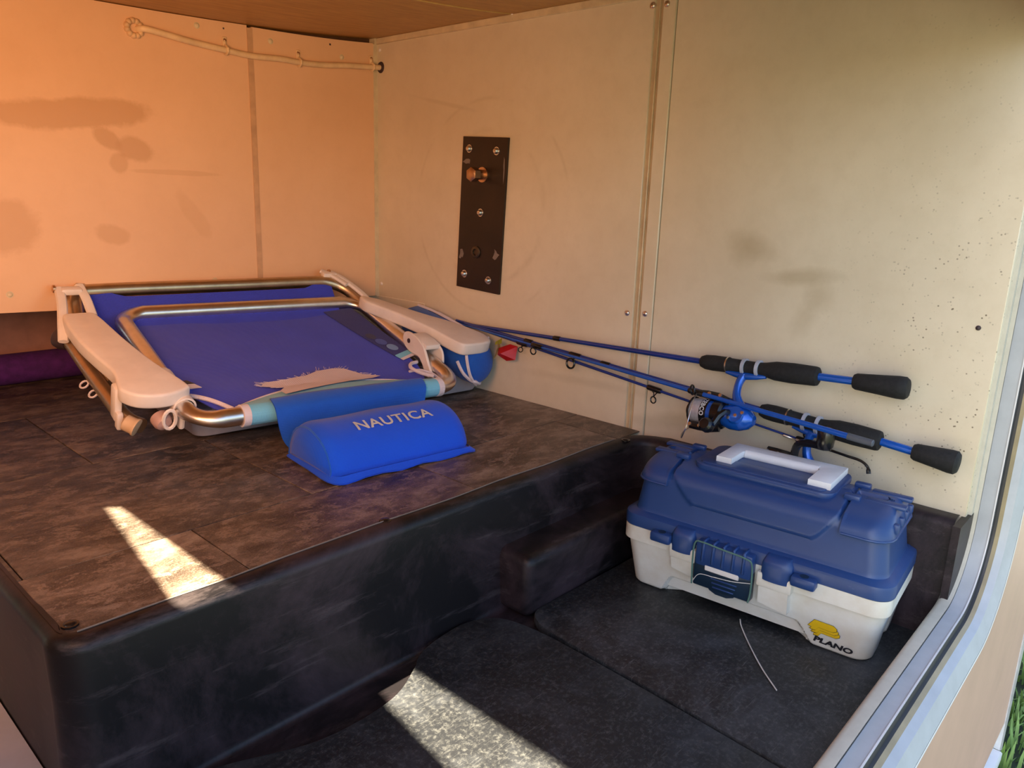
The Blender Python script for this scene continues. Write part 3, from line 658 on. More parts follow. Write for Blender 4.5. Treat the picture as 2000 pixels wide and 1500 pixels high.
# hinges at the front of each armrest
def strap(pts, w, t, name, mat='white_plastic', hole=None):
    m = MB(); m.tube(spline(pts,5), [w]*(len(pts)*5-4), 8, flat=[t/w]*(len(pts)*5-4)); return m.build(name, M_[mat], ch)
MB().lathe((-0.2605,0.150,0),(0.02,-1,0),[(0,0.0154),(0,0.0186),(0.105,0.0186),(0.105,0.0154)],18).build('hinge_collar', M_['white_plastic'], ch)
m = MB(); m.box((-0.262,0.060,-0.014),(0.010,0.036,0.050),0.004,2); m.build('hinge_tab', M_['white_plastic'], ch)
m = MB(); m.tube([(-0.283+0.0095*math.sin(t),0.040+0.0,-0.014+0.017*math.cos(t)) for t in [k*2*math.pi/16 for k in range(16)]],0.0032,6,closed=True); m.build('hinge_loop', M_['white_plastic'], ch)
m = MB(); m.box((-0.345,0.098,-0.006),(0.012,0.024,0.060),0.004,2); m.box((-0.345,0.082,-0.030),(0.010,0.014,0.030),0.003,2); m.build('hinge_bracket', M_['white_plastic'], ch)
m = MB(); m.lathe((-0.344,0.066,-0.022),(0.6,-0.6,-0.2),[(0,0.004),(0.004,0.013),(0.018,0.013),(0.020,0.0145),(0.023,0.0145),(0.024,0)],16); m.build('hinge_peg', M_['tan_plastic'], ch)
m = MB(); m.lathe((-0.292,0.060,-0.020),(0.15,-0.9,-0.2),[(0,0.015),(0.012,0.015),(0.018,0.012),(0.021,0.005),(0.021,0)],16); m.build('arm_plug', simple('rose_plastic',(0.52,0.33,0.29),0.5), ch)
# right hinge: two-holed white bracket plates either side of the tube
def plate2(x, y0, name):
    m = MB(); o = outline([(0.212,-0.040),(0.205,-0.018),(0.186,0.008),(0.150,0.022),(0.116,0.020),(0.098,0.010),(0.092,-0.006),(0.088,-0.050),(0.078,-0.058),(0.067,-0.050),(0.066,-0.02),(0.072,0.02)],1)
    return m
o = outline([(0.190,0.020),(0.180,0.030),(0.150,0.030),(0.120,0.024),(0.098,0.012),(0.088,-0.004),(0.068,-0.030),(0.056,-0.036),(0.046,-0.030),(0.046,-0.018),(0.060,0.000),(0.085,0.014),(0.120,0.012),(0.140,-0.012),(0.170,-0.020),(0.188,-0.006)],3)
# simpler plates: rounded lobes in the plane of the tube side
def lobe_plate(x, parts, t):
    m = MB()
    Mx = Matrix(((0,0,1,x),(1,0,0,0),(0,1,0,0),(0,0,0,1)))
    for pts in parts:
        oo = outline(pts,4)
        if sum(oo[i][0]*oo[(i+1)%len(oo)][1]-oo[(i+1)%len(oo)][0]*oo[i][1] for i in range(len(oo))) < 0: oo = oo[::-1]
        m.prism(oo, -t/2, t/2, 0.0012, 1, m=Mx)
    return m
hb = lobe_plate(0.2425,[[(0.172,0.006),(0.182,0.022),(0.172,0.036),(0.140,0.040),(0.112,0.034),(0.096,0.022),(0.080,0.006),(0.066,-0.006),(0.064,-0.016),(0.074,-0.022),(0.086,-0.016),(0.100,-0.004),(0.118,0.004),(0.150,0.000)]],0.006)
hb.build('hinge_plate', M_['white_plastic'], ch)
lobe_plate(0.2785,[[(0.150,0.012),(0.140,0.036),(0.105,0.034),(0.084,0.020),(0.074,-0.016),(0.082,-0.022),(0.094,-0.014),(0.105,0.000),(0.140,0.000)]],0.005).build('hinge_plate', M_['white_plastic'], ch)
MB().box((0.261,0.130,0.032),(0.038,0.060,0.012),0.004,2).build('hinge_bridge', M_['white_plastic'], ch)
for (y,z) in ((0.158,0.021),(0.074,-0.012)): MB().lathe((0.2395,y,z),(-1,0,0),[(0,0.0052),(0.0012,0.005),(0.0014,0.0)],12).build('rivet', M_['rubber'], ch)
# rear linkages
for sx in (-1,1):
    x = -0.352 if sx<0 else 0.225
    p = [(x,0.425,0.046),(x-0.004,0.385,0.034),(x-0.014,0.335,0.014),(x-0.020,0.305,0.000)] if sx<0 else [(x-0.01,0.47,0.046),(x+0.01,0.44,0.040),(x+0.03,0.40,0.028),(x+0.038,0.375,0.02)]
    strap(p,0.0085,0.005,'linkage_arm')
    p2 = [(x+0.034,0.432,0.048),(x+0.038,0.40,0.036),(x+0.040,0.365,0.018)] if sx<0 else [(x-0.03,0.478,0.046),(x-0.012,0.455,0.044),(x+0.008,0.42,0.036)]
    strap(p2,0.0085,0.005,'linkage_arm')
    MB().box((x+(0.018 if sx<0 else -0.018),0.418 if sx<0 else 0.462,0.044 if sx<0 else 0.044),(0.034,0.018,0.012),0.003,2).build('linkage_bridge', M_['white_plastic'], ch)
    MB().lathe((x-(0.0065 if sx<0 else 0.012),0.424 if sx<0 else 0.47,0.046),(-1,0,0),[(0,0.007),(0.004,0.007),(0.005,0.004),(0.005,0)],12).build('rivet', M_['warm_metal'], ch)
MB().lathe((-0.306,0.447,0.030),(-1,0.1,0.1),[(0,0.0118),(0,0.0145),(0.014,0.0145),(0.018,0.011),(0.0185,0)],16).build('tube_cap', M_['tan_plastic'], ch)
# lower leg frame and rubber foot (seen under the left armrest)
lp = [(-0.358,0.325,-0.010),(-0.352,0.27,-0.018),(-0.343,0.17,-0.026),(-0.335,0.09,-0.030),(-0.318,0.060,-0.032)]
MB().tube(spline(lp,6),0.0125,14).build('leg_frame', M_['tan_plastic'] if False else simple('brassy_tube',(0.50,0.34,0.20),0.38,0.9), ch)
m = MB(); m.lathe((-0.358,0.326,-0.010),(-0.62,0.78,0.02),[(0,0.0128),(0,0.017),(0.012,0.020),(0.022,0.018),(0.028,0.010),(0.029,0)],18); m.build('rubber_foot', M_['rubber'], ch)
for (x,y,z) in ((-0.356,0.215,-0.030),(-0.350,0.185,-0.032)):
    MB().tube([(x-0.006+0.006*math.sin(t),y+0.009*math.cos(t),z-0.006+0.004*math.sin(t)) for t in [k*2*math.pi/12 for k in range(12)]],0.0018,5,closed=True).build('cord_loop', M_['binding'], ch)
# headrest pillow: flap over the bar, D-shaped cushion, piping and lettering (built level on the floor, turned with the chair)
YAW = Matrix.Translation((CO.x,CO.y,0)) @ rz(-0.1071)
def PW(p,q,z): return YAW @ Vector((p,q,z))
P0, P1 = -0.134, 0.123
prof = spline([(-0.210,0.008,0),(-0.212,0.020,0),(-0.200,0.044,0),(-0.176,0.064,0),(-0.140,0.075,0),(-0.104,0.070,0),(-0.078,0.052,0),(-0.062,0.028,0),(-0.058,0.008,0)],5)
def pprof(t):
    f = t*(len(prof)-1); i = min(int(f),len(prof)-2); return prof[i].lerp(prof[i+1],f-i)
rows = []; NP = 36
for i in range(NP+1):
    s_ = i/NP; p = P0+(P1-P0)*s_; e = min(s_,1-s_)*(P1-P0)
    k = 1-0.10*max(0,1-e/0.02)**2
    row = []
    for j in range(33):
        q = pprof(j/32); dz = 0.0028*mnoise.noise(Vector((p*13,q.x*20,q.y*20)))-0.004*math.exp(-((p-0.03)/0.03)**2)*(0.5+0.5*math.sin(j/32*6))*0.35
        row.append(PW(p, -0.135+(q.x+0.135)*k, 0.008+(q.y-0.008)*(k+0.0)+dz))
    rows.append(row)
m = MB().grid(rows)
for idx,sg in ((0,-1),(-1,1)):
    r = rows[idx]; c = PW((P0 if sg<0 else P1)+sg*0.010, -0.135, 0.034); inner_=[v.lerp(c,0.45)+(YAW.to_3x3()@Vector((sg*0.006,0,0))) for v in r]
    base = [PW((P0 if sg<0 else P1), -0.21+0.152*j/32, 0.006) for j in range(33)]
    m.grid([r, inner_, [c]*33])
    m.add([r[0], r[-1], inner_[-1], inner_[0], c],[(0,1,2,3),(3,2,4)])
m.add([PW(P0,-0.21,0.008),PW(P1,-0.21,0.008),PW(P1,-0.058,0.008),PW(P0,-0.058,0.008)],[(0,1,2,3)])
pil = m.build('headrest_pillow', M_['pillow'], ch, world=True)
m = MB(); sk = [(P0-0.004,-0.062),(P0-0.006,-0.14),(P0-0.004,-0.218),(P0+0.05,-0.222),(P1-0.04,-0.222),(P1+0.008,-0.218),(P1+0.004,-0.13),(P1+0.002,-0.062)]
out_ = [PW(p,q,0.004+0.002*math.sin(p*70)) for p,q in [(a.x,a.y) for a in spline([(x,y,0) for x,y in sk],5)]]
inn_ = [PW(-0.0+(p)*0.94,-0.14+(q+0.14)*0.90,0.011) for p,q in [(a.x,a.y) for a in spline([(x,y,0) for x,y in sk],5)]]
m.grid([out_, inn_]); m.grid([[v-Vector((0,0,0.002)) for v in out_],[v-Vector((0,0,0.006)) for v in inn_]]); m.build('pillow_seam', M_['pillow'], pil, world=True)
arc_l = [rows[0][j] for j in range(0,33,2)]; MB().tube(arc_l,0.0016,6).build('pillow_piping', M_['royal'], pil, world=True)
# lettering follows the cushion
tv, tf, tw = text_mesh('NAUTICA', 0.030, 0.0, 0.0006, 1.08)
def cushion_at(p, dist):  # dist = arc length from the crest towards the front
    # walk along profile
    best = None; acc = 0; start = int(0.46*(len(prof)-1)); i = start; prev = prof[start]
    while acc < dist and i > 0:
        i -= 1; seg = (prof[i]-prev).length
        if acc+seg >= dist: return prev.lerp(prof[i],(dist-acc)/seg), (prof[i]-prev).normalized()
        acc += seg; prev = prof[i]
    return prev, Vector((-1,0,0))
m = MB(); sc = 0.143/tw; vv = []
for v in tv:
    p = -0.071+v.x*sc; pt, tg = cushion_at(p, 0.024-v.y*sc*0.92)
    nr = Vector((tg.y,-tg.x)) ; nr = nr if nr.y>0 else -nr
    vv.append(PW(p, pt.x+nr.x*0.0018, pt.y+nr.y*0.0022))
m.add(vv, tf); m.build('lettering', M_['silver_print'], pil, world=True, label='silver brand lettering on the pillow')
# flap
fprof = spline([(0.018,0.0810,0),(0.012,0.0845,0),(0.000,0.0860,0),(-0.019,0.0755,0),(-0.026,0.055,0),(-0.030,0.038,0),(-0.034,0.024,0),(-0.044,0.014,0),(-0.060,0.010,0)],5)
rows = []
for i in range(25):
    s_ = i/24; row = []
    for j,pt in enumerate(fprof):
        t = j/(len(fprof)-1); pl0 = -0.128-0.012*math.sin(math.pi*min(1,t*1.1))+0.002*t; pr0 = 0.178-0.045*t**1.5
        p = pl0+(pr0-pl0)*s_; w = 0.002*mnoise.noise(Vector((s_*5,t*4,2)))
        bow = -0.012*t*(1-t)*4*(1-s_)**6
        row.append(PW(p, pt.x+w+0.014*math.sin(math.pi*s_)*(1 if j<6 else 0)*(1-j/6)+bow, pt.y+w*0.5-0.009*(s_)*(1-t)))
    rows.append(row)
m = MB().grid(rows); m.grid([[v+Vector((0,0.0008,-0.0018)) for v in r] for r in rows]); m.build('pillow_flap', M_['royal'], ch, world=True)
# pouch hanging under the right armrest
pm = MB(); rows = []
pc0 = Vector((-0.064,-0.426,0.076)); pc1 = Vector((-0.034,-0.150,0.136)); pd = (pc1-pc0); 
prf = [(-0.012,0.020),(-0.006,0.036),(0.004,0.045),(0.03,0.049),(0.09,0.050),(0.18,0.049),(0.24,0.044),(0.27,0.030),(0.28,0.0)]
n = 26
for t,r in [( -0.014,0.0)]+prf:
    c = pc0+pd.normalized()*t; row = []
    for k in range(n):
        a = 2*math.pi*k/n; rr_ = r*(1+0.05*mnoise.noise(Vector((t*14,math.cos(a)*1.5,math.sin(a)*1.5))))
        row.append(c+Vector((math.cos(a)*rr_*0.98,0,math.sin(a)*rr_*1.0)))
    rows.append(row)
pm.grid(rows, closed_v=True)
pouch = pm.build('storage_pouch', M_['bag_blue'], ch, world=True)
def on_pouch(t, a, extra=0.0025):
    r = 0.0
    for (t0,r0),(t1,r1) in zip([(-0.014,0.0)]+prf[:-1],prf):
        if t0<=t<=t1: r = r0+(r1-r0)*(t-t0)/(t1-t0)
    c = pc0+pd.normalized()*t; ca,sa = math.cos(a),math.sin(a); return c+Vector((ca*(r*0.98+extra),0,sa*(r*1.0+extra)))+Vector((0,-extra*0.6 if t<0.01 else 0,0))
D = math.radians
MB().tube(spline([on_pouch(t,D(a)) for t,a in ((0.24,86),(0.18,80),(0.1,72),(0.05,64),(0.02,56))],5),0.003,6).build('zipper_tape', M_['binding'], pouch, world=True)
MB().tube(spline([on_pouch(t,D(a)) for t,a in ((0.18,66),(0.1,60),(0.05,58),(0.02,60))],5),0.0035,6).build('zipper_tape', M_['binding'], pouch, world=True)
MB().tube(spline([on_pouch(t,D(a),0.0015) for t,a in ((0.20,78),(0.12,70),(0.06,65))],5),0.006,6,flat=[0.5]*11).build('zipper_teeth', M_['zip_dark'], pouch, world=True)
z0 = on_pouch(0.030,D(62),0.005); MB().tube([z0+Vector((-0.004,-0.001,0)),z0+Vector((0.0,-0.022,-0.002)),z0+Vector((0.006,-0.022,-0.002)),z0+Vector((0.006,-0.002,0))],0.0022,6,closed=True).build('zipper_pull', M_['binding'], pouch, world=True)
MB().tube(spline([on_pouch(t,D(a)) for t,a in ((0.02,175),(0.006,200),(-0.002,230),(-0.006,245),(0.0,268),(0.01,285))],5),0.0036,6).build('pouch_piping', M_['binding'], pouch, world=True)
MB().tube(spline([on_pouch(t,D(a)) for t,a in ((0.012,128),(0.002,150),(-0.004,175),(-0.006,205),(-0.004,235),(0.004,262))],5),0.0034,6).build('pouch_piping', M_['binding'], pouch, world=True)
MB().grid([[Vector((-0.030-0.03*i/4,-0.425+0.004*j,0.075-0.012*j+0.004*i)) for j in range(4)] for i in range(5)]).build('pouch_tab', M_['bag_navy'], pouch, world=True)
# grey tub under the chair
tb = thing('plastic_bin', 'shallow lilac grey plastic bin lying under the folded beach chair', 'bin', Matrix.Translation((-0.32,-0.2,0)) )
m = MB(); TBM = Matrix.Translation((-0.637,-0.313,0)) @ rz(-0.1085)
Lb, Db = 0.622, 0.30
rows = []
for (o_,z) in ((0.010,0.0015),(0.002,0.004),(0.0,0.008),(-0.004,0.048),(-0.008,0.0485),(-0.008,0.052),(0.004,0.052),(0.008,0.050),(0.012,0.012),(0.02,0.008)):
    rows.append([TBM @ Vector((x,y,z)) for x,y in rrect(0+o_,Lb-o_,0+o_,Db-o_,0.022,5)])
m.grid(rows, closed_v=True); m.cap(rows[-1]); m.cap(rows[0][::-1]); m.build('tub', M_['grey_plastic'], tb, world=True)
# snack wrapper
wp = thing('snack_wrapper', 'crumpled red and gold foil wrapper tucked between pouch and wall', 'wrapper', Matrix.Translation((-0.03,-0.455,0.10)))
m = MB(); q = [(-0.030,-0.450,0.110),(-0.016,-0.470,0.120),(-0.012,-0.488,0.117),(-0.020,-0.490,0.089),(-0.028,-0.472,0.085),(-0.034,-0.450,0.096)]
c = Vector((-0.046,-0.470,0.103)); m.add([c]+[Vector(x) for x in q],[(0,i+1,(i+1)%6+1) for i in range(6)],False); c2 = Vector((-0.012,-0.462,0.1)); m.add([c2]+[Vector(x) for x in q],[(0,(i+1)%6+1,i+1) for i in range(6)],False); m.build('foil', M_['wrap_red'], wp, world=True)
m = MB(); rr = random.Random(4); rows=[]
for i in range(9):
    a = i/8; rows.append([Vector((-0.040+0.02*j/3+0.003*rr.random(),-0.452+0.016*math.cos(a*4)*0.4+0.004*j+0.004*rr.random(),0.084+0.040*a+0.004*rr.random())) for j in range(4)])
m.grid(rows, smooth=False); m.build('foil_edge', M_['wrap_gold'], wp, world=True)
MB().add([(-0.030,-0.440,0.122),(-0.026,-0.455,0.132),(-0.034,-0.462,0.122),(-0.040,-0.448,0.118)],[(0,1,2,3)],False).build('foil_corner', simple('lime_foil',(0.35,0.42,0.03),0.3,0.3), wp, world=True)

# ================================================================== TACKLE BOX
FLp = Vector((-0.217,-0.938,ZF)); ang = math.atan2(-0.9964,0.085)
BX = Matrix.Translation(FLp) @ rz(ang)
tbx = thing('tackle_box', 'blue lidded tackle box with off-white base on the black floor mat', 'tackle box', BX)
def rr_ring(u0,u1,w0,w1,r,nu=96,nw=40,nc=8):
    """perimeter starting front-left going along the front; returns (u,w,outward)"""
    P = []
    def seg(a,b,n): return [a+(b-a)*k/n for k in range(n)]
    for u in seg(u0+r,u1-r,nu): P.append((u,w0,(0,-1)))
    for k in range(nc): t = math.radians(-90+90*k/nc); P.append((u1-r+r*math.cos(t),w0+r+r*math.sin(t),(math.cos(t),math.sin(t))))
    for w in seg(w0+r,w1-r,nw): P.append((u1,w,(1,0)))
    for k in range(nc): t = math.radians(90*k/nc); P.append((u1-r+r*math.cos(t),w1-r+r*math.sin(t),(math.cos(t),math.sin(t))))
    for u in seg(u1-r,u0+r,nu): P.append((u,w1,(0,1)))
    for k in range(nc): t = math.radians(90+90*k/nc); P.append((u0+r+r*math.cos(t),w1-r+r*math.sin(t),(math.cos(t),math.sin(t))))
    for w in seg(w1-r,w0+r,nw): P.append((u0,w,(-1,0)))
    for k in range(nc): t = math.radians(180+90*k/nc); P.append((u0+r+r*math.cos(t),w0+r+r*math.sin(t),(math.cos(t),math.sin(t))))
    return P
def sst(a,b,x): t = min(1,max(0,(x-a)/(b-a))); return t*t*(3-2*t)
U0,U1,W0,W1 = 0.0,0.365,0.0,0.150
def arch(u): # height of the raised cut-out between the feet (front and back)
    return 0.034*sst(0.050,0.075,u)*(1-sst(0.262,0.296,u))
rows = []
hs = [0.0,0.0015,0.004]+[0.004+0.002*k for k in range(1,21)]+[0.05,0.06,0.07,0.078,0.0795,0.080,0.083,0.100,0.1035]
for h in hs:
    ex = 0.012*h/0.08
    if h >= 0.080: ex = 0.0165
    inset = 0.006 if h==0 else (0.002 if h<0.004 else 0)
    row = []
    for (u,w,nrm) in rr_ring(U0-ex,U1+ex,W0-ex,W1+ex,0.024,nu=130):
        hh = h; d = -inset
        if abs(nrm[1])>0.9:
            a = arch(u)
            if h < a: d -= 0.0055*sst(0,0.004,a-h)
            if a > 0.012 and h < 0.012: hh = max(h, 0.012*sst(0.012,0.02,a))
        if abs(nrm[0])>0.9 and 0.055 < w < 0.105 and h < 0.07: d -= 0.006*sst(0.055,0.062,w)*(1-sst(0.098,0.105,w))
        row.append((u+nrm[0]*d, w+nrm[1]*d, hh))
    rows.append(row)
m = MB().grid(rows, closed_v=True); m.cap(rows[0][::-1]); m.cap(rows[-1])
m.build('box_base', M_['box_white'], tbx)
# lid as a loft with a raised centre saddle, rounded shoulders and seams
EX = 0.0125
L0,L1,V0,V1 = U0-EX,U1+EX,W0-EX,W1+EX
lev = [(-0.004,0.1035),(-0.0055,0.105),(-0.0055,0.119),(-0.0045,0.123),(0.001,0.1265),(0.0065,0.1285),(0.0075,0.131)]
lev += [(0.0075+0.0075*k/14,0.131+0.052*k/14) for k in range(1,15)]
lev += [(0.0165,0.1865),(0.0190,0.190),(0.0225,0.1930),(0.028,0.1960),(0.034,0.1985),(0.040,0.2005),(0.050,0.2035),(0.060,0.2055),(0.070,0.2070),(0.080,0.2080),(0.0890,0.2085)]
def saddle(u): return sst(0.0535,0.0565,u)*(1-sst(0.2985,0.3015,u))
rows = []
for inset,h in lev:
    r = max(0.026-inset*0.25,0.004); row = []; iu = inset if inset<0.0165 else 0.0165+(inset-0.0165)*0.16
    r = min(r, (V1-V0)/2-inset-0.0003)
    for (u,w,nrm) in rr_ring(L0+iu,L1-iu,V0+inset,V1-inset,r,nu=170):
        d = 0; hh = h
        # front apron of the centre saddle
        if 0.131 < h and abs(nrm[1])>0.9:
            lowest = 0.158+0.034*max(1-sst(0.048,0.095,u), sst(0.268,0.304,u))
            if u>0.046 and u<0.308 and h>lowest and h<0.1975: d += 0.0028*sst(lowest,lowest+0.003,h)
        if h>0.186: hh += 0.0065*saddle(u)*sst(0.184,0.196,h)
        row.append((u+nrm[0]*d, w+nrm[1]*d, hh))
    rows.append(row)
lm = MB().grid(rows, closed_v=True); lm.cap(rows[-1]); lm.cap(rows[0][::-1])
lid = lm.build('lid', M_['lid_blue'], tbx)
# end compartment lids: the lid's own shoulder offset outwards, cut by planes
def end_lid(u_in, u_out_sign):
    bm = bmesh.new(); vs = []
    N = len(rows[0])
    sel = [r for (iv,h),r in zip(lev,rows) if h>=0.174]
    for r in sel: vs.append([bm.verts.new(v) for v in r])
    for a,b in zip(vs[:-1],vs[1:]):
        for k in range(N): bm.faces.new((a[k],a[(k+1)%N],b[(k+1)%N],b[k]))
    bm.faces.new(vs[-1])
    bmesh.ops.recalc_face_normals(bm, faces=bm.faces)
    g = lambda: list(bm.verts)+list(bm.edges)+list(bm.faces)
    bmesh.ops.bisect_plane(bm, geom=g(), plane_co=(u_in,0,0), plane_no=(u_out_sign,0,0), clear_inner=True, dist=1e-6)
    bmesh.ops.bisect_plane(bm, geom=g(), plane_co=(0,0,0.1770), plane_no=(0,0,1), clear_inner=True, dist=1e-6)
    bmesh.ops.triangulate(bm, faces=[f for f in bm.faces if len(f.verts)>4])
    bm.normal_update()
    nrm = {v: v.normal.copy() for v in bm.verts}
    for v in bm.verts:
        if nrm[v].z < -0.1: nrm[v] = -nrm[v]
        v.co += nrm[v]*0.0066
    g2 = bmesh.ops.extrude_face_region(bm, geom=list(bm.faces))
    for e in g2['geom']:
        if isinstance(e,bmesh.types.BMVert): e.co += Vector((0,0,0)) 
    # move the original skin inwards to make thickness
    newv = set(e for e in g2['geom'] if isinstance(e,bmesh.types.BMVert))
    for v in bm.verts:
        if v not in newv and v in nrm: v.co -= nrm[v]*0.0072
    bm.verts.index_update(); m = MB(); m.add([v.co.copy() for v in bm.verts],[[v.index for v in f.verts] for f in bm.faces]); bm.free(); return m
el = end_lid(0.0500,-1).build('end_lid', M_['lid_blue'], tbx); er = end_lid(0.3050,1).build('end_lid', M_['lid_blue'], tbx)
def rim_bead(par, keep):
    iv = min(range(len(lev)), key=lambda i: abs(lev[i][1]-0.178)); ring = rows[iv]; N = len(ring)
    cx, cw = (L0+L1)/2, (V0+V1)/2
    idx = [i for i in range(N) if keep(ring[i][0])]
    st = next(i for i in idx if (i-1)%N not in idx); seq = []; i = st
    while i%N in idx and len(seq) < N: seq.append(ring[i%N]); i += 1
    pts = []
    for k,p in enumerate(seq):
        a = Vector(seq[max(0,k-1)]); b = Vector(seq[min(len(seq)-1,k+1)]); d = (b-a).normalized(); pts.append(Vector(p)+Vector((d.y,-d.x,0))*0.0062)
    MB().tube(pts[::2],0.0021,8).build('rim_bead', M_['lid_blue'], par)
rim_bead(el, lambda u: u < 0.0490); rim_bead(er, lambda u: u > 0.3060)
# ribs and hinge knuckles on the end lids
def rib(par, u0,u1,w,h,wd=0.006): MB().box(((u0+u1)/2,w,h),(abs(u1-u0),wd,0.006),0.0022,2).build('rib', M_['lid_blue'], par)
for par,u0,u1 in ((el,-0.002,0.046),(er,0.319,0.372)):
    for w in (0.062,0.102): rib(par,u0,u1,w,0.2115,0.016)
for par,u in ((el,0.0505),(er,0.3045)):
    for w in (0.050,0.110): MB().box((u,w,0.2135),(0.022,0.012,0.009),0.0025,2).build('hinge_knuckle', M_['lid_blue'], par)
for par,u in ((er,0.3665),):
    for w in (0.030,0.060,0.090,0.120): MB().box((u,w,0.192),(0.010,0.010,0.014),0.003,2).build('finger_tab', M_['lid_blue'], par)
# recessed handle pan and white handle
m = MB(); m.prism(rrect(0.074,0.284,0.028,0.146,0.020,6),0.2065,0.2165,0.0025,2); pan = m.build('handle_pan', M_['lid_blue'], tbx)
m = MB(); m.prism(rrect(0.084,0.271,0.034,0.072,0.010,6),0.2155,0.2185,0.0012,2); m.build('pan_rim', M_['lid_blue'], pan)
hd = MB()
hz0,hz1 = 0.2165,0.2275
ho = [(0.104,0.050),(0.128,0.050),(0.128,0.098),(0.136,0.108),(0.236,0.108),(0.244,0.098),(0.244,0.044),(0.276,0.044),(0.276,0.134),(0.104,0.134)]
hd.prism(ho,hz0,hz1,0.0015,2)
hd.tube([(0.130+0.112*k/10,0.106,0.2215) for k in range(11)],[0.0075]*11,12)
hd.build('carry_handle', M_['handle_white'], tbx)
# front hardware: latch, lid clips, lugs
fy = lambda h: -EX-0.004  # front plane near the rim
lat = MB(); lat.box((0.1615,-0.0235,0.1005),(0.086,0.020,0.038),0.004,2); lat.build('latch_top', M_['lid_blue'], tbx)
for k in range(5):
    MB().box((0.131+0.0153*k,-0.0335,0.106),(0.0045,0.005,0.034),0.0015,1).build('latch_rib', M_['lid_blue'], tbx)
    MB().box((0.131+0.0153*k,-0.024,0.1205),(0.0045,0.020,0.006),0.0015,1).build('latch_rib', M_['lid_blue'], tbx)
lt = MB(); lt.box((0.161,-0.022,0.070),(0.088,0.016,0.046),0.003,2); lt.prism([(0.138,0.0),(0.185,0.0),(0.180,0.006),(0.170,0.010),(0.153,0.010),(0.143,0.006)],0,0.012,0.001,1,m=Matrix(((1,0,0,0),(0,0,-1,-0.015),(0,-1,0,0.050),(0,0,0,1))))
latch = lt.build('latch', M_['latch_dark'], tbx)
for k in range(3): MB().box((0.165,-0.0305,0.066-0.0065*k),(0.040-0.004*k,0.0022,0.0018),0.0006,1).build('latch_groove', M_['lid_blue'], latch)
MB().box((0.161,-0.0318,0.0865),(0.052,0.003,0.020),0.001,1).build('latch_label', M_['white_plastic'], latch)
def knob(u0,u1,hook_side):
    m = MB(); uc = (u0+u1)/2; w = u1-u0
    pr = spline([(0.126,-0.012,0),(0.124,-0.022,0),(0.116,-0.029,0),(0.100,-0.031,0),(0.090,-0.031,0)],4)
    m.grid([[(uc+w/2*math.cos(math.pi*k/10)*(0.75+0.25*min(1,(0.127-p.x)/0.012)), -0.010+(p.y+0.010)*(0.35+0.65*math.sin(math.pi*k/10)**0.5), p.x) for k in range(11)] for p in pr])
    m.add([(uc-w/2,-0.017,0.090),(uc+w/2,-0.017,0.090),(uc+w/2,-0.012,0.090),(uc-w/2,-0.012,0.090)],[(0,1,2,3)])
    hu = u0-0.016 if hook_side<0 else u1+0.016
    m.box((hu,-0.024,0.103),(0.034,0.018,0.016),0.004,2)
    k = m.build('lid_clip', M_['lid_blue'], tbx)
    MB().lathe((hu,-0.024,0.1112),(0,0,1),[(0,0.006),(0.0004,0.006),(0.0005,0)],12).build('eyelet', M_['latch_dark'], k)
    return k
knob(0.075,0.113,-1); knob(0.214,0.258,1)
def lug(u0,u1,h0):
    m = MB(); m.box(((u0+u1)/2,-0.019,0.088),(u1-u0+0.008,0.018,0.022),0.003,2)
    m.add([(u0,-0.027,0.082),(u1,-0.027,0.082),(u1,-0.022,h0),(u0,-0.022,h0+0.006),(u0,-0.004,0.082),(u1,-0.004,0.082),(u1,-0.004,h0),(u0,-0.004,h0+0.006)],[(0,1,2,3),(0,3,7,4),(1,5,6,2),(3,2,6,7)],False); return m.build('base_lug', M_['box_white'], tbx)
lug(0.078,0.113,0.052); lug(0.214,0.256,0.044)
# logo and word mark printed on the base front
def front_y(h): return -0.012*h/0.08-0.0012
def logo_poly(pts, off, name, mat):
    m = MB(); vs = [(u, front_y(h)-off, h) for u,h in pts]; m.add(vs,[list(range(len(vs)))],False); return m.build(name, M_[mat], tbx)
def Pshape(du,dh,s=1.0):
    return [(0.2830+du,0.0335+dh),(0.2915+du,0.0455+dh),(0.3165+du,0.0450+dh),(0.3215+du,0.0415+dh),(0.3215+du,0.0375+dh),(0.3165+du,0.0345+dh),(0.2975+du,0.0350+dh),(0.2935+du,0.0290+dh),(0.2870+du,0.0290+dh),(0.2880+du,0.0330+dh)]
for k,mt in enumerate(('black_print','yellow','black_print','yellow','black_print','yellow')):
    step = k//2; du,dh = 0.0022*(2-step),-0.0042*(2-step)
    pts = Pshape(du,dh)
    if mt=='black_print':
        c = (sum(p[0] for p in pts)/len(pts),sum(p[1] for p in pts)/len(pts)); pts = [(c[0]+(p[0]-c[0])*1.035,c[1]+(p[1]-c[1])*1.07-0.0003) for p in pts]
    logo_poly(pts,0.0004+0.00012*k,'logo_outline' if mt=='black_print' else 'logo',mt)
tv,tf,tw = text_mesh('PLANO',0.0125,0,0.0006,1.0); sc=0.052/tw
MB().add([(0.292+v.x*sc+v.y*0.25,front_y(0.014+v.y)-0.0006,0.0115+v.y*0.92-v.x*sc*0.03) for v in tv],tf,False).build('word_mark', M_['black_print'], tbx, label='black brand name lettering')
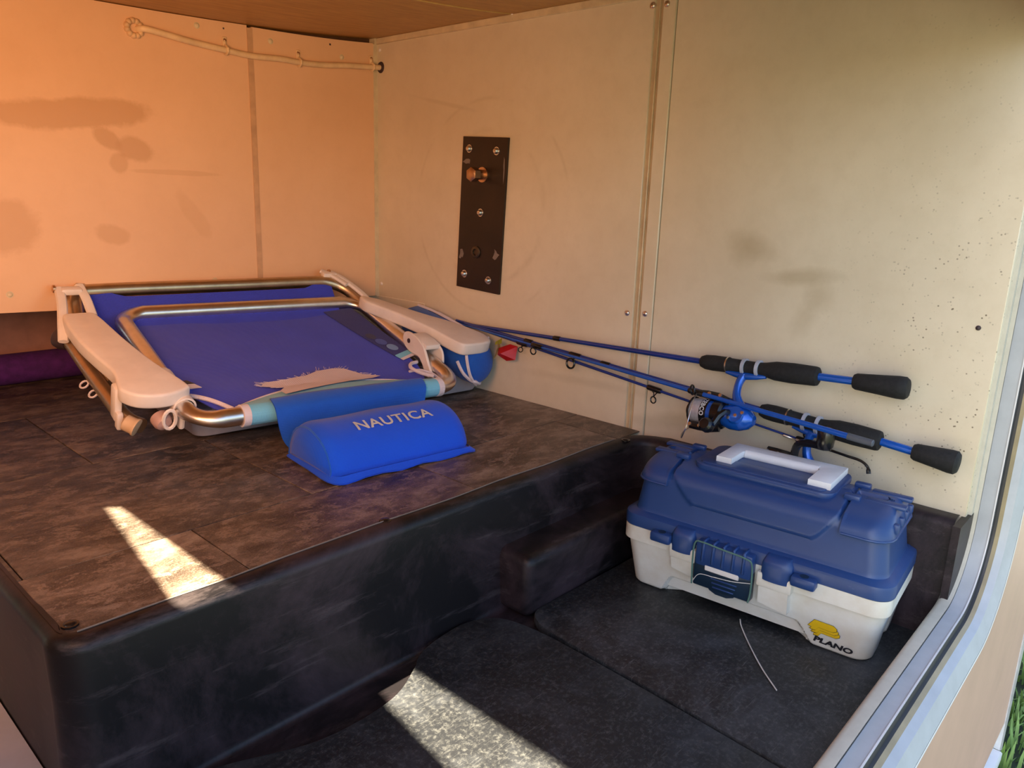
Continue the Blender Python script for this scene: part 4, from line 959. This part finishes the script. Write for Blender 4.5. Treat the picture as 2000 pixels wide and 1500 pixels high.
# green elastic looped over the latch, stray line
ec = thing('elastic_cord', 'thin green elastic cord looped over the front latch of tackle box', 'cord', BX)
MB().tube(spline([(0.118,-0.0345,0.050),(0.1165,-0.0355,0.09),(0.1185,-0.0365,0.117),(0.130,-0.0375,0.1215),(0.160,-0.0380,0.1195),(0.195,-0.0370,0.1165),(0.205,-0.0355,0.108),(0.2065,-0.0345,0.07),(0.204,-0.0330,0.049)],6),0.0013,6).build('cord', M_['green_cord'], ec)
MB().tube(spline([(0.118,-0.034,0.052),(0.128,-0.034,0.068),(0.15,-0.0355,0.0715),(0.18,-0.0355,0.0745),(0.206,-0.034,0.080)],6),0.0006,5).build('thin_strand', M_['line'], ec)
fln = MB().tube(spline([(-0.206,-1.125,ZF+0.0030),(-0.222,-1.135,ZF+0.0020),(-0.262,-1.168,ZF+0.0020),(-0.300,-1.203,ZF+0.0022),(-0.330,-1.236,ZF+0.0018)],6),0.0010,5).build('fishing_line', M_['line'], None, label='loose strand of clear fishing line on the floor mat before tackle box', cat='fishing line')

# ================================================================== RODS
def rodthing(name,label,p,group=None): return thing(name,label,'fishing rod',Matrix.Translation(p),group)
def along(p0,p1,t): return Vector(p0).lerp(Vector(p1),t)
def ring_guide(par, c, r, ax, up, post):
    """wire ring standing off the blank with a wrapped foot"""
    c = Vector(c); up = Vector(up).normalized(); ax = Vector(ax).normalized(); cen = c+up*post
    s_ = ax.cross(up).normalized(); n = 14
    m = MB(); m.tube([cen+(up*math.cos(2*math.pi*k/n)+(s_+ax*0.35)*math.sin(2*math.pi*k/n))*r for k in range(n)],r*0.22,6,closed=True)
    m.tube([c+ax*0.012,c+up*(post-r)*0.6+ax*0.004,cen-up*r],0.0011,5); m.tube([c-ax*0.010,c+up*(post-r)*0.5,cen-up*r],0.0011,5)
    g = m.build('line_guide', M_['gloss_black'], par, world=True)
    w = MB().lathe(c-ax*0.014,ax,[(0,0.0),(0,0.0044),(0.003,0.0054),(0.026,0.0054),(0.029,0.0044),(0.029,0)],12); w.build('thread_wrap', M_['gloss_black'], g, world=True)
def butt_section(par, tip, g1, g2, b1, b2):
    tip,g1,g2,b1,b2 = map(Vector,(tip,g1,g2,b1,b2)); ax = (g1-tip).normalized(); L = (g1-tip).length
    MB().lathe(tip,ax,[(0,0.0),(0,0.0030),(L*0.5,0.0042),(L+0.02,0.0053)],14).build('blank', M_['rod'], par, world=True)
    a2 = (g2-g1).normalized(); G = (g2-g1).length
    prof = [(0,0.006),(0.002,0.0095),(0.010,0.0125),(0.025,0.0135),(G*0.24,0.0130),(G*0.245,0.0132),(G*0.26,0.0132),(G*0.27,0.0120),(G*0.42,0.0112),(G*0.52,0.0105),(G*0.58,0.0120),(G*0.66,0.0155),(G*0.80,0.0165),(G*0.97,0.0155),(G*0.99,0.0145),(G,0.011),(G,0.0)]
    gp = MB().lathe(g1,a2,prof,20).build('foam_grip', M_['foam'], par, world=True)
    MB().lathe(g1+a2*G*0.245,a2,[(0,0.0128),(0,0.0136),(0.0022,0.0136),(0.0022,0.0128)],20).build('trim_ring', M_['steel'], gp, world=True)
    MB().lathe(g2-a2*0.005,(b1-g2).normalized(),[(0,0.0062),((b1-g2).length+0.01,0.0062)],14).build('bare_shaft', M_['rod_bright'], par, world=True)
    a3 = (b2-b1).normalized(); B = (b2-b1).length
    MB().lathe(b1,a3,[(0,0.006),(0,0.0105),(0.004,0.0125),(B*0.5,0.0150),(B*0.8,0.0170),(B*0.93,0.0168),(B*0.985,0.0135),(B,0.008),(B,0)],20).build('butt_cap', M_['foam'], par, world=True)
    return g1,a2,G
def reel(par, seat, a, d, knob_pos=None, crank=None, full=True):
    """spinning reel: seat point on the rod, a = axis toward butt, d = hanging direction"""
    a = Vector(a).normalized(); d = Vector(d); d = (d-a*d.dot(a)).normalized(); e = a.cross(d).normalized(); seat = Vector(seat)
    P = lambda x,y,z: seat+a*x+d*y+e*z   # x along the rod, y outwards, z sideways
    m = MB(); m.tube([P(-0.034,0.0125,0),P(-0.018,0.0145,0),P(0.0,0.016,0),P(0.02,0.0145,0),P(0.036,0.0125,0)],[0.003,0.005,0.0065,0.005,0.003],10)
    m.tube(spline([P(-0.002,0.014,0),P(-0.006,0.030,0),P(-0.004,0.050,0),P(0.006,0.068,0),P(0.014,0.080,0)],4),[0.0075,0.0072,0.007,0.0068,0.0066,0.0066,0.0066,0.0068,0.007,0.0075,0.008,0.009,0.010,0.011,0.012,0.013,0.013][:17],12)
    m.build('reel_stem', M_['rod_bright'], par, world=True)
    Y = 0.088
    m = MB(); c = P(0,Y,0)
    m.lathe(P(-0.012,Y,0),a,[(0,0.0),(0,0.018),(0.012,0.0215),(0.028,0.021),(0.042,0.016),(0.050,0.008),(0.051,0)],20)
    m.lathe(P(0.012,Y,-0.020),e,[(0,0),(0,0.013),(0.004,0.0155),(0.036,0.0155),(0.040,0.013),(0.040,0)],18)
    body = m.build('reel_body', M_['rod_bright'], par, world=True)
    for k in range(3): 
        q = P(0.004+0.010*k,Y+0.008-0.006*k,-0.0195 if k else -0.021); MB().lathe(q,-e,[(0,0.003),(0.0018,0.0028),(0.002,0)],8).build('body_screw', M_['steel'], body, world=True)
    # rotor with two bail arms
    m = MB(); m.lathe(P(-0.012,Y,0),-a,[(0,0),(0,0.020),(0.004,0.024),(0.018,0.0235),(0.020,0.019)],22)
    for sg in (-1,1):
        m.tube([P(-0.014,Y+sg*0.0235,-0.004),P(-0.030,Y+sg*0.0275,-0.006),P(-0.050,Y+sg*0.0285,-0.008),P(-0.064,Y+sg*0.0285,-0.008)],[0.007,0.0075,0.0070,0.0062],8)
    rot = m.build('rotor', M_['gloss_black'], par, world=True)
    for sg in (-1,1):
        for x in (-0.024,-0.044,-0.062): MB().lathe(P(x,Y+sg*0.0285,-0.0145),-e,[(0,0.0034),(0.0018,0.003),(0.002,0)],10).build('rotor_screw', M_['steel'], rot, world=True)
    sp = MB().lathe(P(-0.028,Y,0),-a,[(0,0),(0,0.0215),(0.010,0.0215),(0.011,0.018)],24).build('spool_skirt', M_['rod_bright'], par, world=True)
    MB().lathe(P(-0.038,Y,0),-a,[(0,0.0205),(0.0,0.0222),(0.012,0.0222),(0.013,0.0205)],24).build('spool_band', M_['gloss_black'], sp, world=True)
    MB().lathe(P(-0.049,Y,0),-a,[(0,0.0200),(0.001,0.0212),(0.010,0.0216),(0.020,0.0206),(0.021,0.019)],24).build('wound_line', M_['silver_line'], sp, world=True)
    MB().lathe(P(-0.069,Y,0),-a,[(0,0.019),(0,0.0235),(0.002,0.0235),(0.003,0.020),(0.006,0.012),(0.010,0.011),(0.011,0)],24).build('spool_lip', M_['gloss_black'], sp, world=True)
    tv,tf,tw = text_mesh('ZEBCO',0.010,0,0.0003,1.1); vv = []
    R = 0.0224; th0 = math.radians(12)
    for v in tv:
        th = th0-(v.x-tw/2)/R ; vv.append(P(-0.0485+ (v.y)*1.05, Y-math.cos(th)*R*0-math.sin(th)*R*-1*0+R*math.sin(th)*1.0*0, 0)+ (d*(-math.sin(th))*R + e*(-math.cos(th))*R))
    MB().add(vv,tf,False).build('spool_lettering', M_['white_print'], sp, world=True)
    # bail wire
    n = 16; MB().tube(spline([P(-0.064,Y+0.034,-0.008),P(-0.070,Y+0.046,-0.014),P(-0.060,Y+0.058,-0.030),P(-0.050,Y+0.040,-0.044),P(-0.054,Y+0.010,-0.040),P(-0.064,Y-0.022,-0.020),P(-0.064,Y-0.032,-0.008)],5),0.0011,6).build('bail_wire', M_['steel'], rot, world=True)
    return P
# --- upper rod against the wall
ra = rodthing('fishing_rod','upper blue fishing rod leaning on the wall above the other with its reel',(-0.03,-0.8,0.1))
A_tip=(-0.012,-0.245,0.142); A_g1=(-0.024,-0.925,0.1605); A_g2=(-0.026,-1.129,0.1708); A_b1=(-0.026,-1.181,0.1735); A_b2=(-0.026,-1.258,0.1765)
butt_section(ra,A_tip,A_g1,A_g2,A_b1,A_b2)
axA = (Vector(A_g1)-Vector(A_tip)).normalized()
for t in (0.52,): 
    c = along(A_tip,A_g1,t); MB().lathe(c-axA*0.008,axA,[(0,0),(0,0.0045),(0.002,0.0052),(0.016,0.0052),(0.018,0.0045),(0.018,0)],12).build('thread_wrap', M_['gloss_black'], ra, world=True)
seatA = along(A_g1,A_g2,0.42)
aA = (Vector(A_g2)-Vector(A_g1)).normalized()
for t in (0.40,0.52): MB().lathe(along(A_g1,A_g2,t)-aA*0.003,aA,[(0,0.011),(0,0.0145),(0.005,0.0145),(0.005,0.011)],18).build('seat_band', M_['grey_tape'], ra, world=True)
PA = reel(ra, seatA, aA, (-0.50,0.0,-0.86))
m = MB(); m.tube([PA(0.002,0.088,-0.022),PA(0.000,0.090,-0.030),PA(-0.006,0.100,-0.034),PA(-0.014,0.126,-0.036)],[0.005,0.005,0.0062,0.005],8); m.build('crank', M_['gloss_black'], ra, world=True)
MB().lathe(PA(-0.014,0.122,-0.036),(PA(0,0,-1)-PA(0,0,0)),[(0,0.004),(0.002,0.009),(0.008,0.0115),(0.018,0.0115),(0.022,0.008),(0.023,0)],14).build('crank_knob', M_['gloss_black'], ra, world=True)
# --- lower rod
rb_ = rodthing('fishing_rod','lower blue fishing rod behind the tackle box with black grip nearest the floor',(-0.04,-0.9,0.05))
B_tip=(-0.014,-0.300,0.149); B_g1=(-0.024,-1.040,0.098); B_g2=(-0.026,-1.232,0.0905); B_b1=(-0.026,-1.276,0.0865); B_b2=(-0.026,-1.337,0.0835)
butt_section(rb_,B_tip,B_g1,B_g2,B_b1,B_b2)
axB = (Vector(B_g1)-Vector(B_tip)).normalized(); aB = (Vector(B_g2)-Vector(B_g1)).normalized()
ring_guide(rb_, along(B_tip,B_g1,0.47),0.0095,axB,(-0.55,0,-0.6),0.020)
for t in (0.30,0.57): 
    c = along(B_tip,B_g1,t); MB().lathe(c-axB*0.010,axB,[(0,0),(0,0.0045),(0.002,0.0054),(0.020,0.0054),(0.022,0.0045),(0.022,0)],12).build('thread_wrap', M_['gloss_black'], rb_, world=True)
for t in (0.40,0.51): MB().lathe(along(B_g1,B_g2,t)-aB*0.003,aB,[(0,0.011),(0,0.0145),(0.005,0.0145),(0.005,0.011)],18).build('seat_band', M_['grey_tape'], rb_, world=True)
PB = reel(rb_, along(B_g1,B_g2,0.48), aB, (-0.05,0.0,-1.0))
MB().tube(spline([PB(0.000,0.086,-0.020),PB(-0.008,0.075,-0.032),PB(-0.010,0.045,-0.036),PB(-0.004,0.027,-0.040),PB(0.014,0.021,-0.042),PB(0.036,0.020,-0.044)],4),[0.006]*21,8).build('crank', M_['gloss_black'], rb_, world=True)
MB().lathe(PB(0.036,0.024,-0.047),-(PB(0,1,0)-PB(0,0,0)),[(0,0.004),(0.002,0.010),(0.008,0.0125),(0.026,0.0135),(0.032,0.0115),(0.035,0.006),(0.035,0)],14).build('crank_knob', M_['gloss_black'], rb_, world=True)
# --- loose tip sections
rc = rodthing('rod_tip_section','thin blue rod tip section with dark grey ferrule crossing in front of the upper reel',(-0.08,-0.8,0.1))
C0=Vector((-0.018,-0.290,0.145)); C1=Vector((-0.088,-1.205,0.105)); C2=Vector((-0.092,-1.240,0.1015)); axC=(C1-C0).normalized(); LC=(C1-C0).length
MB().lathe(C0,axC,[(0,0),(0,0.0014),(LC*0.5,0.0030),(LC,0.0046)],12).build('blank', M_['rod_bright'], rc, world=True)
MB().lathe(C1-axC*0.002,axC,[(0,0.004),(0,0.0052),((C2-C1).length,0.0052),((C2-C1).length+0.001,0.004),((C2-C1).length+0.001,0)],12).build('ferrule', M_['ferrule'], rc, world=True)
ring_guide(rc, along(C0,C1,0.30),0.0065,axC,(-0.6,0,-0.5),0.014)
ring_guide(rc, along(C0,C1,0.715),0.0075,axC,(-0.7,0,0.35),0.014)
rd = rodthing('rod_tip_section','thinnest blue rod tip section ending in a bent black tip below the lower grip',(-0.03,-0.85,0.08))
D0=Vector((-0.016,-0.330,0.146)); D1=Vector((-0.020,-1.205,0.052)); axD=(D1-D0).normalized(); LD=(D1-D0).length
MB().lathe(D0,axD,[(0,0),(0,0.0036),(LD*0.5,0.0028),(LD*0.96,0.0016),(LD,0.0013)],12).build('blank', M_['rod'], rd, world=True)
MB().tube(spline([D1-axD*0.05,D1-axD*0.02,D1,D1+Vector((-0.002,-0.012,-0.006)),D1+Vector((-0.004,-0.016,-0.016))],4),[0.0022]*14+[0.0034]*3,8).build('tip_top', M_['gloss_black'], rd, world=True)
ring_guide(rd, along(D0,D1,0.575),0.0060,axD,(-0.25,-0.15,-0.9),0.020)
ring_guide(rd, along(D0,D1,0.90),0.0045,axD,(-0.25,0.1,0.9),0.014)
ring_guide(rd, along(D0,D1,0.20),0.0050,axD,(-0.3,0.0,-0.9),0.014)
m = MB(); p = along(D0,D1,0.86); m.lathe(p+Vector((-0.006,0,0)),axD,[(0,0),(0.002,0.0022),(0.012,0.0022),(0.014,0.001),(0.022,0.0008),(0.024,0.0022),(0.032,0.0018),(0.034,0)],8); m.build('snap_swivel', M_['steel'], rd, world=True)
bpy.context.view_layer.update()
